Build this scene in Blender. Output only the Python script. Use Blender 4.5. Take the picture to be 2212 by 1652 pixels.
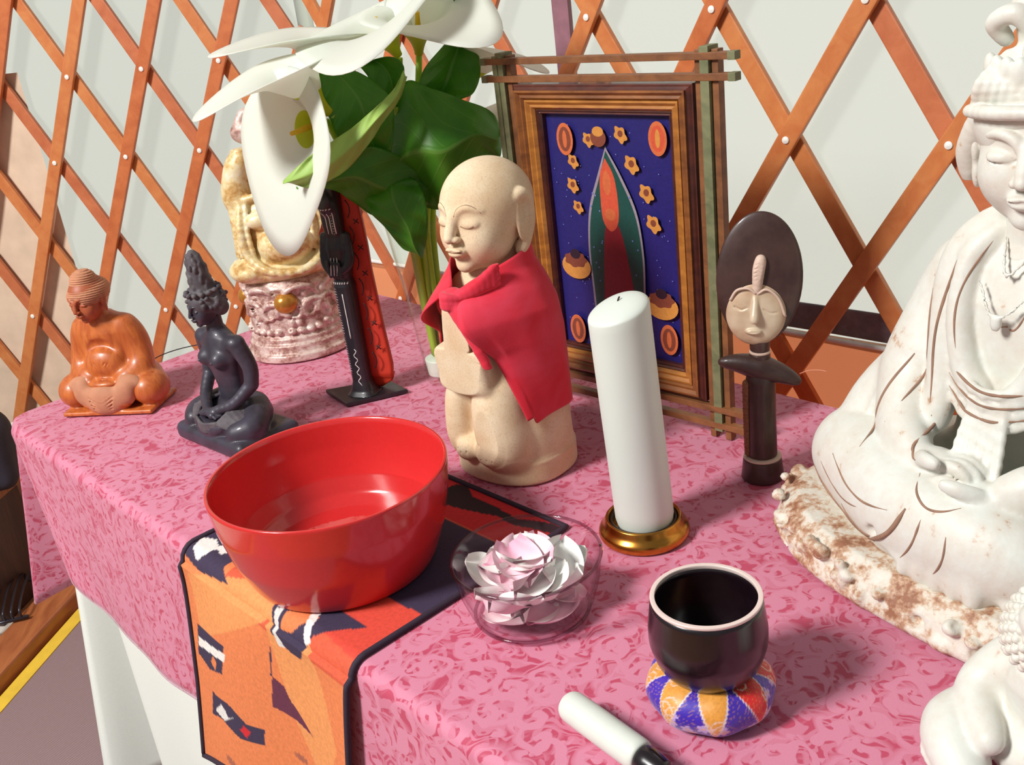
import bpy, bmesh, math, random
import numpy as np
from mathutils import Vector, Matrix, Euler
random.seed(7); np.random.seed(7)
SC = bpy.context.scene
COL = SC.collection
for o in list(bpy.data.objects): bpy.data.objects.remove(o, do_unlink=True)

# ---------------------------------------------------------------- camera
TH = 0.72                                   # height of the table top
F_PX, W_PX = 2200.0, 2212.0
pitch, roll = math.radians(22.8), math.radians(-7.2)
_f = Vector((0, math.cos(pitch), -math.sin(pitch))); _r = Vector((1, 0, 0)); _u = _r.cross(_f)
_c, _s = math.cos(roll), math.sin(roll)
RT = _r * _c + _u * _s; UP = _u * _c - _r * _s
CAM = Vector((0, 0, TH + 0.62))
cam = bpy.data.cameras.new('camera'); camo = bpy.data.objects.new('camera', cam); COL.objects.link(camo)
M = Matrix((RT, UP, -_f)).transposed().to_4x4(); M.translation = CAM
camo.matrix_world = M
cam.sensor_fit = 'HORIZONTAL'; cam.sensor_width = 36.0; cam.lens = F_PX / W_PX * 36.0
cam.clip_start = 0.02; cam.clip_end = 60
SC.camera = camo

# ---------------------------------------------------------------- light
SC.view_settings.view_transform = 'Standard'; SC.view_settings.look = 'None'
SC.view_settings.exposure = 0.0; SC.view_settings.gamma = 1.0
SC.view_settings.use_curve_mapping = False
w = bpy.data.worlds.new('world'); SC.world = w; w.use_nodes = True
bg = w.node_tree.nodes['Background']; bg.inputs[0].default_value = (0.93, 0.97, 1.0, 1); bg.inputs[1].default_value = 0.25

def lamp(name, kind, loc, target, energy, color=(1, 1, 1), size=1.0, size_y=None):
    l = bpy.data.lights.new(name, kind); o = bpy.data.objects.new(name, l); COL.objects.link(o)
    o.location = loc
    o.rotation_euler = (Vector(target) - Vector(loc)).to_track_quat('-Z', 'Y').to_euler()
    l.energy = energy; l.color = color
    if kind == 'AREA':
        l.shape = 'RECTANGLE'; l.size = size; l.size_y = size_y or size
    elif kind == 'SUN': l.angle = size
    return o
# daylight through the open yurt door, on the left behind the viewer
lamp('door_daylight', 'AREA', (-2.29, -0.21, 3.2), (0.0, 1.1, 0.75), 168, (1.0, 0.985, 0.96), 0.6, 0.8)
# sun behind the cloth wall: it makes the fabric glow
lamp('sun', 'SUN', (7, 6.4, 4.2), (0, 0, 1.0), 2.35, (1.0, 1.0, 0.97), math.radians(3))

# ---------------------------------------------------------------- helpers
def lin(c):
    return tuple(((x / 255) / 12.92 if x / 255 <= .04045 else ((x / 255 + .055) / 1.055) ** 2.4) for x in c)
class NT:
    """tiny node-tree writer"""
    def __init__(s, name):
        s.m = bpy.data.materials.new(name); s.m.use_nodes = True
        s.t = s.m.node_tree; s.n = s.t.nodes; s.n.clear()
        s.out = s.n.new('ShaderNodeOutputMaterial')
    def node(s, typ, ins=None, **props):
        n = s.n.new('ShaderNode' + typ)
        for k, v in props.items(): setattr(n, k, v)
        for k, v in (ins or {}).items():
            if isinstance(v, bpy.types.NodeSocket): s.t.links.new(v, n.inputs[k])
            else:
                if isinstance(v, tuple) and len(v) == 3 and n.inputs[k].type == 'RGBA': v = v + (1,)
                n.inputs[k].default_value = v
        return n
    def math(s, op, a, b=0.0, clamp=False):
        return s.node('Math', {0: a, 1: b}, operation=op, use_clamp=clamp).outputs[0]
    def mix(s, f, a, b):
        return s.node('Mix', {0: f, 6: a, 7: b}, data_type='RGBA').outputs[2]
    def ramp(s, f, stops):
        n = s.n.new('ShaderNodeValToRGB'); s.t.links.new(f, n.inputs[0])
        e = n.color_ramp.elements
        while len(e) > 1: e.remove(e[-1])
        for i, (p, c) in enumerate(stops):
            x = e[0] if i == 0 else e.new(p)
            x.position = p; x.color = (c + (1,)) if len(c) == 3 else c
        return n.outputs[0]
    def coord(s, kind='Object', scale=1.0):
        c = s.n.new('ShaderNodeTexCoord').outputs[kind]
        sc = scale if isinstance(scale, tuple) else (scale,) * 3
        return s.node('Mapping', {0: c, 3: sc}).outputs[0]
    def noise(s, vec, scale, detail=3.0, rough=.55, dist=0.0):
        return s.node('TexNoise', {'Vector': vec, 'Scale': scale, 'Detail': detail, 'Roughness': rough, 'Distortion': dist})
    def done(s, color, rough=.5, metal=0.0, bump=None, bs=.3, bd=.001, **kw):
        ins = {'Base Color': color, 'Roughness': rough, 'Metallic': metal}
        ins.update({k.replace('_', ' '): v for k, v in kw.items()})
        b = s.node('BsdfPrincipled', ins)
        if bump is not None:
            bn = s.node('Bump', {'Height': bump, 'Strength': bs, 'Distance': bd})
            s.t.links.new(bn.outputs[0], b.inputs['Normal'])
        s.t.links.new(b.outputs[0], s.out.inputs[0]); return s.m
def simple(name, col, rough=.5, metal=0.0, var=.18, sc=40, bs=.25, bd=.001, col2=None, **kw):
    """paint / wood / stone with a slight noise variation and bump"""
    t = NT(name); c = t.coord(); n = t.noise(c, sc)
    a = lin(col); b = lin(col2) if col2 else tuple(x * (1 - var) for x in a)
    cc = t.mix(t.ramp(n.outputs[0], [(.3, (0, 0, 0)), (.7, (1, 1, 1))]), a, b)
    return t.done(cc, rough, metal, n.outputs[0], bs, bd, **kw)
def wood(name, c1, c2, rough=.5, sc=(60, 60, 6), coat=0.0):
    t = NT(name); c = t.coord('Object', sc); n = t.noise(c, 1.0, 4, .6, .6)
    cc = t.mix(t.ramp(n.outputs[0], [(.3, (0, 0, 0)), (.7, (1, 1, 1))]), lin(c1), lin(c2))
    return t.done(cc, rough, 0, n.outputs[0], .2, .001, Coat_Weight=coat)
def vcol(name, rough=.6, metal=0.0, sc=60, bs=.3, bd=.001, var=.15, **kw):
    """colour painted on the thing itself, read from its 'Col' attribute"""
    t = NT(name); a = t.node('Attribute', attribute_name='Col'); n = t.noise(t.coord(), sc)
    f = t.node('MapRange', {0: n.outputs[0], 1: .3, 2: .7, 3: 1 - var, 4: 1 + var}).outputs[0]
    v = t.node('VectorMath', {0: a.outputs[0], 3: f}, operation='SCALE').outputs[0]
    return t.done(v, rough, metal, n.outputs[0], bs, bd, **kw)

def link(name, me, mat=None, parent=None, smooth=True):
    o = bpy.data.objects.new(name, me); COL.objects.link(o)
    if mat is not None:
        for m in (mat if isinstance(mat, (list, tuple)) else [mat]): me.materials.append(m)
    if parent is not None: o.parent = parent
    if smooth and len(me.polygons): me.polygons.foreach_set('use_smooth', [True] * len(me.polygons))
    return o
def thing(name, label, cat, loc=(0, 0, 0), rz=0.0, group=None):
    o = bpy.data.objects.new(name, None); COL.objects.link(o); o.location = loc
    o.rotation_euler = (0, 0, math.radians(rz)); o.empty_display_size = .05
    o['label'] = label; o['category'] = cat
    if group: o['group'] = group
    return o
def tag(o, label, cat, group=None):
    o['label'] = label; o['category'] = cat
    if group: o['group'] = group
    return o
def struct(o): o['kind'] = 'structure'; return o
def mesh(name, verts, faces, uvs=None, cols=None):
    me = bpy.data.meshes.new(name)
    me.from_pydata([tuple(map(float, v)) for v in verts], [], [tuple(map(int, f)) for f in faces]); me.update()
    if uvs is not None:
        ul = me.uv_layers.new(name='UVMap')
        li = np.zeros(len(me.loops), int); me.loops.foreach_get('vertex_index', li)
        ul.data.foreach_set('uv', np.asarray(uvs, float)[li].ravel())
    if cols is not None: set_cols(me, cols)
    return me
def set_cols(me, cols):
    ca = me.color_attributes.new('Col', 'FLOAT_COLOR', 'POINT')
    c = np.ones((len(me.vertices), 4), np.float32); c[:, :3] = np.asarray(cols)[:, :3]
    ca.data.foreach_set('color', c.ravel())
def grid(name, P, closed_u=False, uvs=None, cols=None):
    """P: (nu, nv, 3) array of points"""
    P = np.asarray(P, float); nu, nv = P.shape[:2]
    I = np.arange(nu * nv).reshape(nu, nv)
    if closed_u: I = np.vstack([I, I[:1]])
    a, b, c, d = I[:-1, :-1], I[1:, :-1], I[1:, 1:], I[:-1, 1:]
    fc = np.stack([a, b, c, d], -1).reshape(-1, 4)
    return mesh(name, P.reshape(-1, 3), fc, uvs, cols)
def lathe(name, prof, n=96, cap0=True, cap1=False, sx=1.0, sy=1.0):
    """profile [(r, z)...]"""
    pr = np.array(prof, float); t = np.linspace(0, 2 * np.pi, n, endpoint=False)
    P = np.stack([np.outer(np.cos(t), pr[:, 0]) * sx, np.outer(np.sin(t), pr[:, 0]) * sy, np.tile(pr[:, 1], (n, 1))], -1)
    V = P.reshape(-1, 3); k = len(pr)
    I = np.arange(n * k).reshape(n, k); I = np.vstack([I, I[:1]])
    fc = np.stack([I[:-1, :-1], I[1:, :-1], I[1:, 1:], I[:-1, 1:]], -1).reshape(-1, 4).tolist()
    if cap0: fc.append([i * k for i in range(n)][::-1])
    if cap1: fc.append([i * k + k - 1 for i in range(n)])
    return mesh(name, V, fc)
def rnd(prof, r=.002, seg=4):
    """round the corners of a profile"""
    out = [prof[0]]
    for p, q, s in zip(prof, prof[1:], prof[2:]):
        p, q, s = map(np.array, (p, q, s)); a = p - q; b = s - q
        la, lb = np.linalg.norm(a), np.linalg.norm(b); rr = min(r, la * .45, lb * .45)
        A = q + a / la * rr; B = q + b / lb * rr
        for i in range(seg + 1):
            t = i / seg; out.append(tuple((1 - t) ** 2 * A + 2 * t * (1 - t) * q + t * t * B))
    return out + [prof[-1]]
def boxes(name, items, bev=.0):
    """items: (cx,cy,cz, sx,sy,sz[, rz]) -> one mesh"""
    bm = bmesh.new()
    for it in items:
        cx, cy, cz, sx, sy, sz = it[:6]; R = it[6] if len(it) > 6 else None
        mt = Matrix.Translation((cx, cy, cz))
        if R is not None: mt = mt @ (R if isinstance(R, Matrix) else Euler(R).to_matrix().to_4x4())
        bmesh.ops.create_cube(bm, size=1, matrix=mt @ Matrix.Diagonal((sx, sy, sz, 1)))
    if bev > 0: bmesh.ops.bevel(bm, geom=bm.edges[:], offset=bev, segments=2, profile=.7, affect='EDGES')
    me = bpy.data.meshes.new(name); bm.to_mesh(me); bm.free(); return me
def catmull(pts, n=8):
    P = np.array(pts, float); P = np.vstack([2 * P[0] - P[1], P, 2 * P[-1] - P[-2]]); out = []
    for i in range(1, len(P) - 2):
        for t in np.linspace(0, 1, n, endpoint=False):
            a, b, c, d = P[i - 1:i + 3]
            out.append(.5 * (2 * b + (c - a) * t + (2 * a - 5 * b + 4 * c - d) * t * t + (3 * b - a - 3 * c + d) * t ** 3))
    out.append(P[-2]); return np.array(out)
def tube(name, pts, r, n=10, smooth=6):
    """swept tube; r scalar or per control point"""
    P0 = np.array(pts, float); rr = np.full(len(P0), r) if np.isscalar(r) else np.array(r, float)
    if smooth > 1 and len(P0) > 2:
        Q = catmull(np.hstack([P0, rr[:, None]]), smooth); P0, rr = Q[:, :3], Q[:, 3]
    T = np.gradient(P0, axis=0); T /= np.linalg.norm(T, axis=1)[:, None] + 1e-12
    nrm = np.cross(T[0], [0, 0, 1.0]); 
    if np.linalg.norm(nrm) < .1: nrm = np.cross(T[0], [0, 1.0, 0])
    nrm /= np.linalg.norm(nrm); V = []
    for i in range(len(P0)):
        nrm = nrm - T[i] * nrm.dot(T[i]); nrm /= np.linalg.norm(nrm) + 1e-12; b = np.cross(T[i], nrm)
        for k in range(n):
            a = 2 * np.pi * k / n; V.append(P0[i] + rr[i] * (np.cos(a) * nrm + np.sin(a) * b))
    fc = []
    for i in range(len(P0) - 1):
        for k in range(n):
            fc.append((i * n + k, i * n + (k + 1) % n, (i + 1) * n + (k + 1) % n, (i + 1) * n + k))
    fc.append(tuple(range(n))[::-1]); fc.append(tuple((len(P0) - 1) * n + k for k in range(n)))
    return mesh(name, V, fc)
def join(name, mes):
    V = []; F = []; mi = []; k = 0
    for me in mes:
        V += [tuple(v.co) for v in me.vertices]; F += [tuple(i + k for i in p.vertices) for p in me.polygons]
        k += len(me.vertices)
    return mesh(name, V, F)
def mod(o, typ, **kw):
    m = o.modifiers.new(typ.lower(), typ)
    for k, v in kw.items(): setattr(m, k, v)
    return o
A = np.array([.6561, -.7547, 0]); B = np.array([.7547, .6561, 0])      # along / across the table
def AB(a, b, z=0.0): return Vector(a * A + b * B + np.array([0, 0, TH + z]))
YAW = -49.0

# ---------------------------------------------------------------- sculpting on a distance grid
def eul(r): return np.array(Euler([math.radians(x) for x in r]).to_matrix()) if r is not None else np.eye(3)
class Clay:
    def __init__(s, lo, hi, v):
        s.lo = np.array(lo, float); s.v = v
        s.n = np.ceil((np.array(hi) - s.lo) / v).astype(int) + 1
        s.D = np.full(s.n, .05, np.float32); s.R = np.eye(3); s.T = np.zeros(3)
        s.ax = [s.lo[i] + v * np.arange(s.n[i]) for i in range(3)]
    def frame(s, R=None, T=(0, 0, 0)): s.R = eul(R); s.T = np.array(T, float)
    def pt(s, p): return s.R @ np.asarray(p, float) + s.T
    def win(s, lo, hi):
        a = np.clip(np.floor((np.minimum(lo, hi) - s.lo) / s.v).astype(int), 0, s.n)
        b = np.clip(np.ceil((np.maximum(lo, hi) - s.lo) / s.v).astype(int) + 1, 0, s.n)
        sl = tuple(slice(a[i], b[i]) for i in range(3))
        X = s.ax[0][sl[0]][:, None, None].astype(np.float32); Y = s.ax[1][sl[1]][None, :, None].astype(np.float32); Z = s.ax[2][sl[2]][None, None, :].astype(np.float32)
        return sl, X, Y, Z
    def put(s, sl, d, k, op):
        a = s.D[sl]
        if a.size == 0: return
        if op == 'sub': d = -d
        k = max(k, 1e-5)
        if op == 'add':
            h = np.clip(.5 + .5 * (a - d) / k, 0, 1); s.D[sl] = a * (1 - h) + d * h - k * h * (1 - h)
        else:
            h = np.clip(.5 - .5 * (a - d) / k, 0, 1); s.D[sl] = a * (1 - h) + d * h + k * h * (1 - h)
    def ell(s, c, r, rot=None, k=.003, op='add'):
        R = s.R @ eul(rot); c = s.pt(c); r = np.array(r, float)
        e = np.sqrt((R ** 2) @ (r ** 2)) + k * 1.2 + 3 * s.v
        sl, X, Y, Z = s.win(c - e, c + e); X, Y, Z = X - c[0], Y - c[1], Z - c[2]
        q = [R[0, i] * X + R[1, i] * Y + R[2, i] * Z for i in range(3)]
        k0 = np.sqrt(sum((q[i] / r[i]) ** 2 for i in range(3))); k1 = np.sqrt(sum((q[i] / r[i] ** 2) ** 2 for i in range(3))) + 1e-6
        s.put(sl, k0 * (k0 - 1) / k1, k, op)
    def box(s, c, h, rot=None, rd=.002, k=.003, op='add'):
        R = s.R @ eul(rot); c = s.pt(c); h = np.array(h, float)
        e = np.abs(R) @ h + k * 1.2 + 3 * s.v
        sl, X, Y, Z = s.win(c - e, c + e); X, Y, Z = X - c[0], Y - c[1], Z - c[2]
        q = [np.abs(R[0, i] * X + R[1, i] * Y + R[2, i] * Z) - (h[i] - rd) for i in range(3)]
        d = np.sqrt(sum(np.maximum(x, 0) ** 2 for x in q)) + np.minimum(np.maximum(np.maximum(q[0], q[1]), q[2]), 0) - rd
        s.put(sl, d, k, op)
    def cap(s, a, b, ra, rb=None, k=.003, op='add'):
        rb = ra if rb is None else rb; a = s.pt(a); b = s.pt(b); m = max(ra, rb) + k * 1.2 + 3 * s.v
        sl, X, Y, Z = s.win(np.minimum(a, b) - m, np.maximum(a, b) + m)
        ba = b - a; X, Y, Z = X - a[0], Y - a[1], Z - a[2]
        t = np.clip((X * ba[0] + Y * ba[1] + Z * ba[2]) / (ba @ ba + 1e-12), 0, 1)
        s.put(sl, np.sqrt((X - ba[0] * t) ** 2 + (Y - ba[1] * t) ** 2 + (Z - ba[2] * t) ** 2) - (ra + (rb - ra) * t), k, op)
    def tube(s, pts, r, k=.002, op='add', sm=4):
        P = np.array(pts, float); r = np.full(len(P), r) if np.isscalar(r) else np.array(r, float)
        if sm > 1 and len(P) > 2: Q = catmull(np.hstack([P, r[:, None]]), sm); P, r = Q[:, :3], Q[:, 3]
        for i in range(len(P) - 1): s.cap(P[i], P[i + 1], r[i], r[i + 1], k, op)
    def col(s, zs, rx, ry, cx=0.0, cy=0.0, k=.003, op='add', pw=2.0):
        """upright column with elliptic sections (grid frame only)"""
        zs = np.array(zs, float); rx = np.array(rx, float); ry = np.array(ry, float)
        cx = np.full(len(zs), cx) if np.isscalar(cx) else np.array(cx); cy = np.full(len(zs), cy) if np.isscalar(cy) else np.array(cy)
        m = k * 1.2 + 3 * s.v
        sl, X, Y, Z = s.win(np.array([(cx - rx).min(), (cy - ry).min(), zs[0]]) - m, np.array([(cx + rx).max(), (cy + ry).max(), zs[-1]]) + m)
        z = s.ax[2][sl[2]]; f = lambda v: np.interp(z, zs, v)[None, None, :]
        RX, RY = f(rx), f(ry)
        q = (np.abs((X - f(cx)) / RX) ** pw + np.abs((Y - f(cy)) / RY) ** pw) ** (1 / pw)
        d = np.maximum((q - 1) * np.minimum(RX, RY), np.maximum(zs[0] - Z, Z - zs[-1]))
        s.put(sl, d.astype(np.float32), k, op)
    def disp(s, lo, hi, fn):
        sl, X, Y, Z = s.win(np.array(lo), np.array(hi)); s.D[sl] += fn(X, Y, Z).astype(np.float32)
    def sample(s, p):
        q = (np.asarray(p) - s.lo) / s.v; i = np.clip(np.floor(q).astype(int), 0, s.n - 2); f = np.clip(q - i, 0, 1)
        g = s.D[i[0]:i[0] + 2, i[1]:i[1] + 2, i[2]:i[2] + 2]
        g = g[0] * (1 - f[0]) + g[1] * f[0]; g = g[0] * (1 - f[1]) + g[1] * f[1]; return g[0] * (1 - f[2]) + g[1] * f[2]
    def snap(s, p, d, dist=.06):
        """first surface point met from p along d (points in the current frame)"""
        p = s.pt(p); d = s.R @ np.asarray(d, float); d = d / np.linalg.norm(d); t = 0
        while t < dist:
            if s.sample(p + d * t) < 0: break
            t += s.v * .25
        return p + d * t
    def cut(s, z):                                    # flat underside
        i = int(round((z - s.lo[2]) / s.v)); s.D[:, :, :max(i, 0)] = .02
    def mesh(s, name, colf=None):
        D = s.D; D[0], D[-1] = .02, .02; D[:, 0], D[:, -1] = .02, .02; D[:, :, 0], D[:, :, -1] = .02, .02
        ins = D < 0; n = np.array(D.shape) - 1
        cnt = np.zeros(n, np.int8)
        for i in (0, 1):
            for j in (0, 1):
                for k in (0, 1): cnt += ins[i:i + n[0], j:j + n[1], k:k + n[2]]
        act = np.argwhere((cnt > 0) & (cnt < 8)); idx = np.full(n, -1, np.int64); idx[tuple(act.T)] = np.arange(len(act))
        acc = np.zeros((len(act), 3)); num = np.zeros(len(act))
        cr = [(i, j, k) for i in (0, 1) for j in (0, 1) for k in (0, 1)]
        for a in cr:
            for ax in range(3):
                if a[ax]: continue
                b = list(a); b[ax] = 1
                pa = act + a; pb = act + b; da = D[tuple(pa.T)]; db = D[tuple(pb.T)]
                m = (da < 0) != (db < 0); t = np.where(m, da / np.where(m, da - db, 1), 0)
                acc += np.where(m[:, None], pa + (pb - pa) * t[:, None], 0) * m[:, None]; num += m
        V = acc / num[:, None] * s.v + s.lo
        F = []
        for ax in range(3):
            u, w_ = (ax + 1) % 3, (ax + 2) % 3
            sa = [slice(None)] * 3; sb = [slice(None)] * 3; sa[ax] = slice(0, -1); sb[ax] = slice(1, None)
            e = ins[tuple(sa)] != ins[tuple(sb)]
            E = np.argwhere(e); E = E[(E[:, u] > 0) & (E[:, w_] > 0) & (E[:, u] < n[u]) & (E[:, w_] < n[w_])]
            def cell(du, dw):
                q = E.copy(); q[:, u] -= du; q[:, w_] -= dw; return idx[tuple(q.T)]
            Q = np.stack([cell(1, 1), cell(0, 1), cell(0, 0), cell(1, 0)], 1)
            inside = ins[tuple(E.T)]; Q[~inside] = Q[~inside][:, ::-1]; F.append(Q)
        F = np.vstack(F); F = F[(F >= 0).all(1)]
        me = bpy.data.meshes.new(name)
        me.vertices.add(len(V)); me.vertices.foreach_set('co', V.astype(np.float32).ravel())
        me.loops.add(len(F) * 4); me.loops.foreach_set('vertex_index', F.astype(np.int32).ravel())
        me.polygons.add(len(F)); me.polygons.foreach_set('loop_start', np.arange(len(F), dtype=np.int32) * 4)
        me.update(calc_edges=True); me.validate()
        if colf is not None: set_cols(me, colf(V))
        return me
def face(S, c, H, rot=(0, 0, 0), ears=True, lines=True, jaw=1.0, brow=1.0, T0=None):
    """a serene human head; H = chin to crown, -Y is forward"""
    S.frame(rot, c); e = lambda p, r, **k: S.ell(np.array(p) * H, np.array(r) * H, **k); h = H
    e((0, .05, .12), (.37, .44, .38), k=.01 * h)
    e((0, -.08, -.17), (.29 * jaw, .31, .31), k=.12 * h)
    for sx in (-1, 1): e((sx * .16, -.21, -.13), (.14, .15, .17), k=.08 * h)
    e((0, -.30, -.39), (.09, .075, .07), k=.07 * h)
    for sx in (-1, 1):
        e((sx * .155, -.435, .03), (.12, .05, .065), k=.06 * h, op='sub')
        e((sx * .145, -.325, .0), (.095, .060, .052), k=.015 * h)
        S.tube(np.array([(sx * .035, -.405, .045), (sx * .06, -.40, .11), (sx * .15, -.372, .15), (sx * .25, -.285, .115)]) * h, np.array([.018, .022, .022, .012]) * h * brow, k=.03 * h)
    S.tube(np.array([(0, -.40, .10), (0, -.43, 0), (0, -.465, -.10)]) * h, np.array([.022, .032, .042]) * h, k=.035 * h)
    e((0, -.475, -.115), (.045, .045, .038), k=.02 * h)
    for sx in (-1, 1): e((sx * .05, -.435, -.125), (.036, .045, .03), k=.015 * h)
    e((0, -.395, -.245), (.10, .055, .06), k=.03 * h)
    for sx in (-1, 1): e((sx * .035, -.435, -.222), (.06, .03, .02), k=.008 * h, rot=(0, sx * 8, 0))
    e((0, -.425, -.265), (.07, .032, .022), k=.008 * h)
    if lines:
        S.tube(np.array([(-.09, -.43, -.238), (-.04, -.462, -.244), (0, -.468, -.24), (.04, -.462, -.244), (.09, -.43, -.238)]) * h, .009 * h, k=.004 * h, op='sub')
        for sx in (-1, 1):
            S.tube(np.array([(sx * .06, -.375, -.01), (sx * .11, -.382, -.03), (sx * .18, -.362, -.03), (sx * .23, -.32, -.01)]) * h, .010 * h, k=.004 * h, op='sub')
    if ears:
        for sx in (-1, 1):
            e((sx * .375, .03, -.0), (.04, .10, .16), k=.02 * h, rot=(-8, 0, 0))
            e((sx * .37, .01, -.19), (.034, .055, .12), k=.02 * h)
            e((sx * .415, .0, .02), (.02, .055, .10), k=.01 * h, op='sub')
    S.frame()
# ================================================================ the yurt
def plan(p, q, off=0.0, n=24):
    p, q = np.array(p), np.array(q); d = (q - p) / np.linalg.norm(q - p); nn = np.array([d[1], -d[0]])   # points inwards
    return p, q, d, nn
LP, LD = np.array([-.872, 2.35]), np.array([math.cos(math.radians(-14.3)), math.sin(math.radians(-14.3))])
RP, RD = np.array([.433, 1.441]), np.array([math.cos(math.radians(-45.2)), math.sin(math.radians(-45.2))])
BEND = np.array([-.342, 2.215])
LI, RI = np.array([LD[1], -LD[0]]), np.array([RD[1], -RD[0]])           # inward normals

# cloth wall: translucent white canvas
t = NT('canvas_white'); nz = t.noise(t.coord(), 90)
d1 = t.node('BsdfDiffuse', {'Color': (.66, .69, .64)}); d2 = t.node('BsdfTranslucent', {'Color': (.79, .83, .755)})
mx = t.node('MixShader', {0: .86, 1: d1.outputs[0], 2: d2.outputs[0]}); t.t.links.new(mx.outputs[0], t.out.inputs[0])
M_CANVAS = t.m
def wall(name, p, q, z0, z1, off, mat, thick=0.0, sag=0.0):
    p, q = np.array(p, float), np.array(q, float); d = (q - p) / np.linalg.norm(q - p); inn = np.array([d[1], -d[0]])
    P = np.zeros((40, 14, 3))
    for i, u in enumerate(np.linspace(0, 1, 40)):
        for j, v in enumerate(np.linspace(0, 1, 14)):
            k = p + (q - p) * u - inn * (off + sag * math.sin(u * 37) * .5 + sag * math.sin(v * 5 + u * 11))
            P[i, j] = (k[0], k[1], z0 + (z1 - z0) * v)
    o = link(name, grid(name, P[::-1]), mat)
    if thick: mod(o, 'SOLIDIFY', thickness=thick)
    return o
LEFT_END = LP - LD * 1.75; RIGHT_END = RP + RD * 1.7
b2 = BEND
struct(wall('wall_left', LEFT_END, b2 + LD * .03, 0, 2.1, .035, M_CANVAS))
struct(wall('wall_right', b2 - RD * .03, RIGHT_END, TH + .03, 2.1, .035, M_CANVAS))
# peach liner with a white piping along its top, and a grey strip above it painting a shadow seen through the canvas
t = NT('peach_canvas'); nz = t.noise(t.coord(), 9); cc = t.mix(nz.outputs[0], lin((226, 150, 112)), lin((240, 172, 130)))
d1 = t.node('BsdfDiffuse', {'Color': cc}); d2 = t.node('BsdfTranslucent', {'Color': lin((226, 140, 96)) + (1,)}); mx = t.node('MixShader', {0: .6, 1: d1.outputs[0], 2: d2.outputs[0]}); t.t.links.new(mx.outputs[0], t.out.inputs[0]); M_PEACH = t.m
M_PIPE = simple('white_piping', (235, 232, 225), .7)
M_SHADOWBAND = simple('shadow_band_grey', (120, 108, 116), .95, sc=60, var=.3)
lin_o = wall('trim_1', b2 - RD * .02, RIGHT_END, .12, TH + .033, .016, M_PEACH, sag=.003); struct(lin_o)
pts = [(*(b2 + RD * s - RI * .013), TH + .036 + .003 * math.sin(s * 9)) for s in np.linspace(-.02, 2.4, 40)]
o = link('piping', tube('piping', pts, .0042, 8, 1), M_PIPE, lin_o)
o = wall('trim_2', RP - RD * .06, RIGHT_END, TH + .035, TH + .078, .030, M_SHADOWBAND, sag=.002); struct(o); mod(o, 'SOLIDIFY', thickness=.006)
M_WALLSHADE = simple('wall_shade_tan', (228, 202, 176), .9, sc=14, var=.2)
o = wall('trim_3', LEFT_END, LP - LD * .14, 0, TH + .50, .020, M_WALLSHADE, sag=.004); struct(o)  # sheet ending at the wall seam; its tan stands in for shade there

# wooden lattice, one thing per section, every slat and bolt a part
M_SLAT = [wood('slat_wood_%d' % i, c, d_, .45, (30, 30, 30), .15) for i, (c, d_) in enumerate((((202, 116, 66), (182, 94, 50)), ((208, 132, 76), (192, 108, 58)), ((200, 118, 76), (182, 98, 60))))]
M_BOLT = simple('bolt_white', (240, 238, 230), .35, var=.03)
def slat_mesh(p, q, inn, off, w=.0285, th=.010):
    p = Vector(p); q = Vector(q); d = (q - p); L = d.length; d.normalize()
    n = Vector((inn[0], inn[1], 0)); s = d.cross(n)
    Mt = Matrix((s, d, n)).transposed().to_4x4(); Mt.translation = (p + q) / 2 + n * off
    me = boxes('slat', [(0, 0, 0, w, L, th)], .0025); me.transform(Mt); return me
def lattice(label, P0, D, inn, s, h, z0, ilo, ihi, nobolt, cat='lattice'):
    root = thing('lattice_panel', label, cat, (P0[0], P0[1], 0))
    off0 = Vector((P0[0], P0[1], 0)); zlo, zhi = .03, 1.86
    def P(i, j): k = D * (i * s); return Vector((k[0], k[1], z0 + j * h))
    rng = random.Random(3)
    for sg, off in ((1, .0065), (-1, -.0065)):                 # sg +1: leaning right going up, the inner layer
        for c in range(-60, 60, 2):
            # i - sg*j = c
            j0 = (zlo - z0) / h; j1 = (zhi - z0) / h; a, b = c + sg * j0, c + sg * j1
            ja, jb = j0, j1
            if sg > 0:
                if b < ilo or a > ihi: continue
                ja = max(ja, ilo - c); jb = min(jb, ihi - c)
            else:
                if a < ilo or b > ihi: continue
                ja = max(ja, c - ihi); jb = min(jb, c - ilo)
            if jb - ja < .3: continue
            p = P(c + sg * ja, ja); q = P(c + sg * jb, jb)
            k = rng.choice((0, 0, 1)) if sg > 0 else rng.choice((1, 1, 2))
            link('slat', slat_mesh(p, q, inn, off), M_SLAT[k], root, smooth=False)
    bm = lathe('bolt', rnd([(.0001, 0), (.0056, 0), (.0052, .0022), (.0001, .0034)], .001), 20)
    for j in range(-3, 3):
        for i in range(math.ceil(ilo), math.floor(ihi) + 1):
            if (i + j) % 2 or (i, j) in nobolt or (None, j) in nobolt: continue
            if i * s > 1.0 or i * s < -1.1: continue
            o = link('bolt', bm if bm.materials else bm, None, root)
            if not bm.materials: bm.materials.append(M_BOLT)
            o.location = P(i, j) + Vector((inn[0], inn[1], 0)) * .0115
            o.rotation_euler = Vector((inn[0], inn[1], 0)).to_track_quat('Z', 'Y').to_euler()
    return root
lattice('orange-brown wooden lattice of crossed slats behind the small wooden Buddha', LP, LD, LI, .0905, .18, 1.201, -18, 6.25, {(None, -2)})
lattice('orange-brown wooden lattice of crossed slats behind the framed picture and doll', RP, RD, RI, .113, .18, 1.052, -9.95, 10, {(1, -1)})
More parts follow.
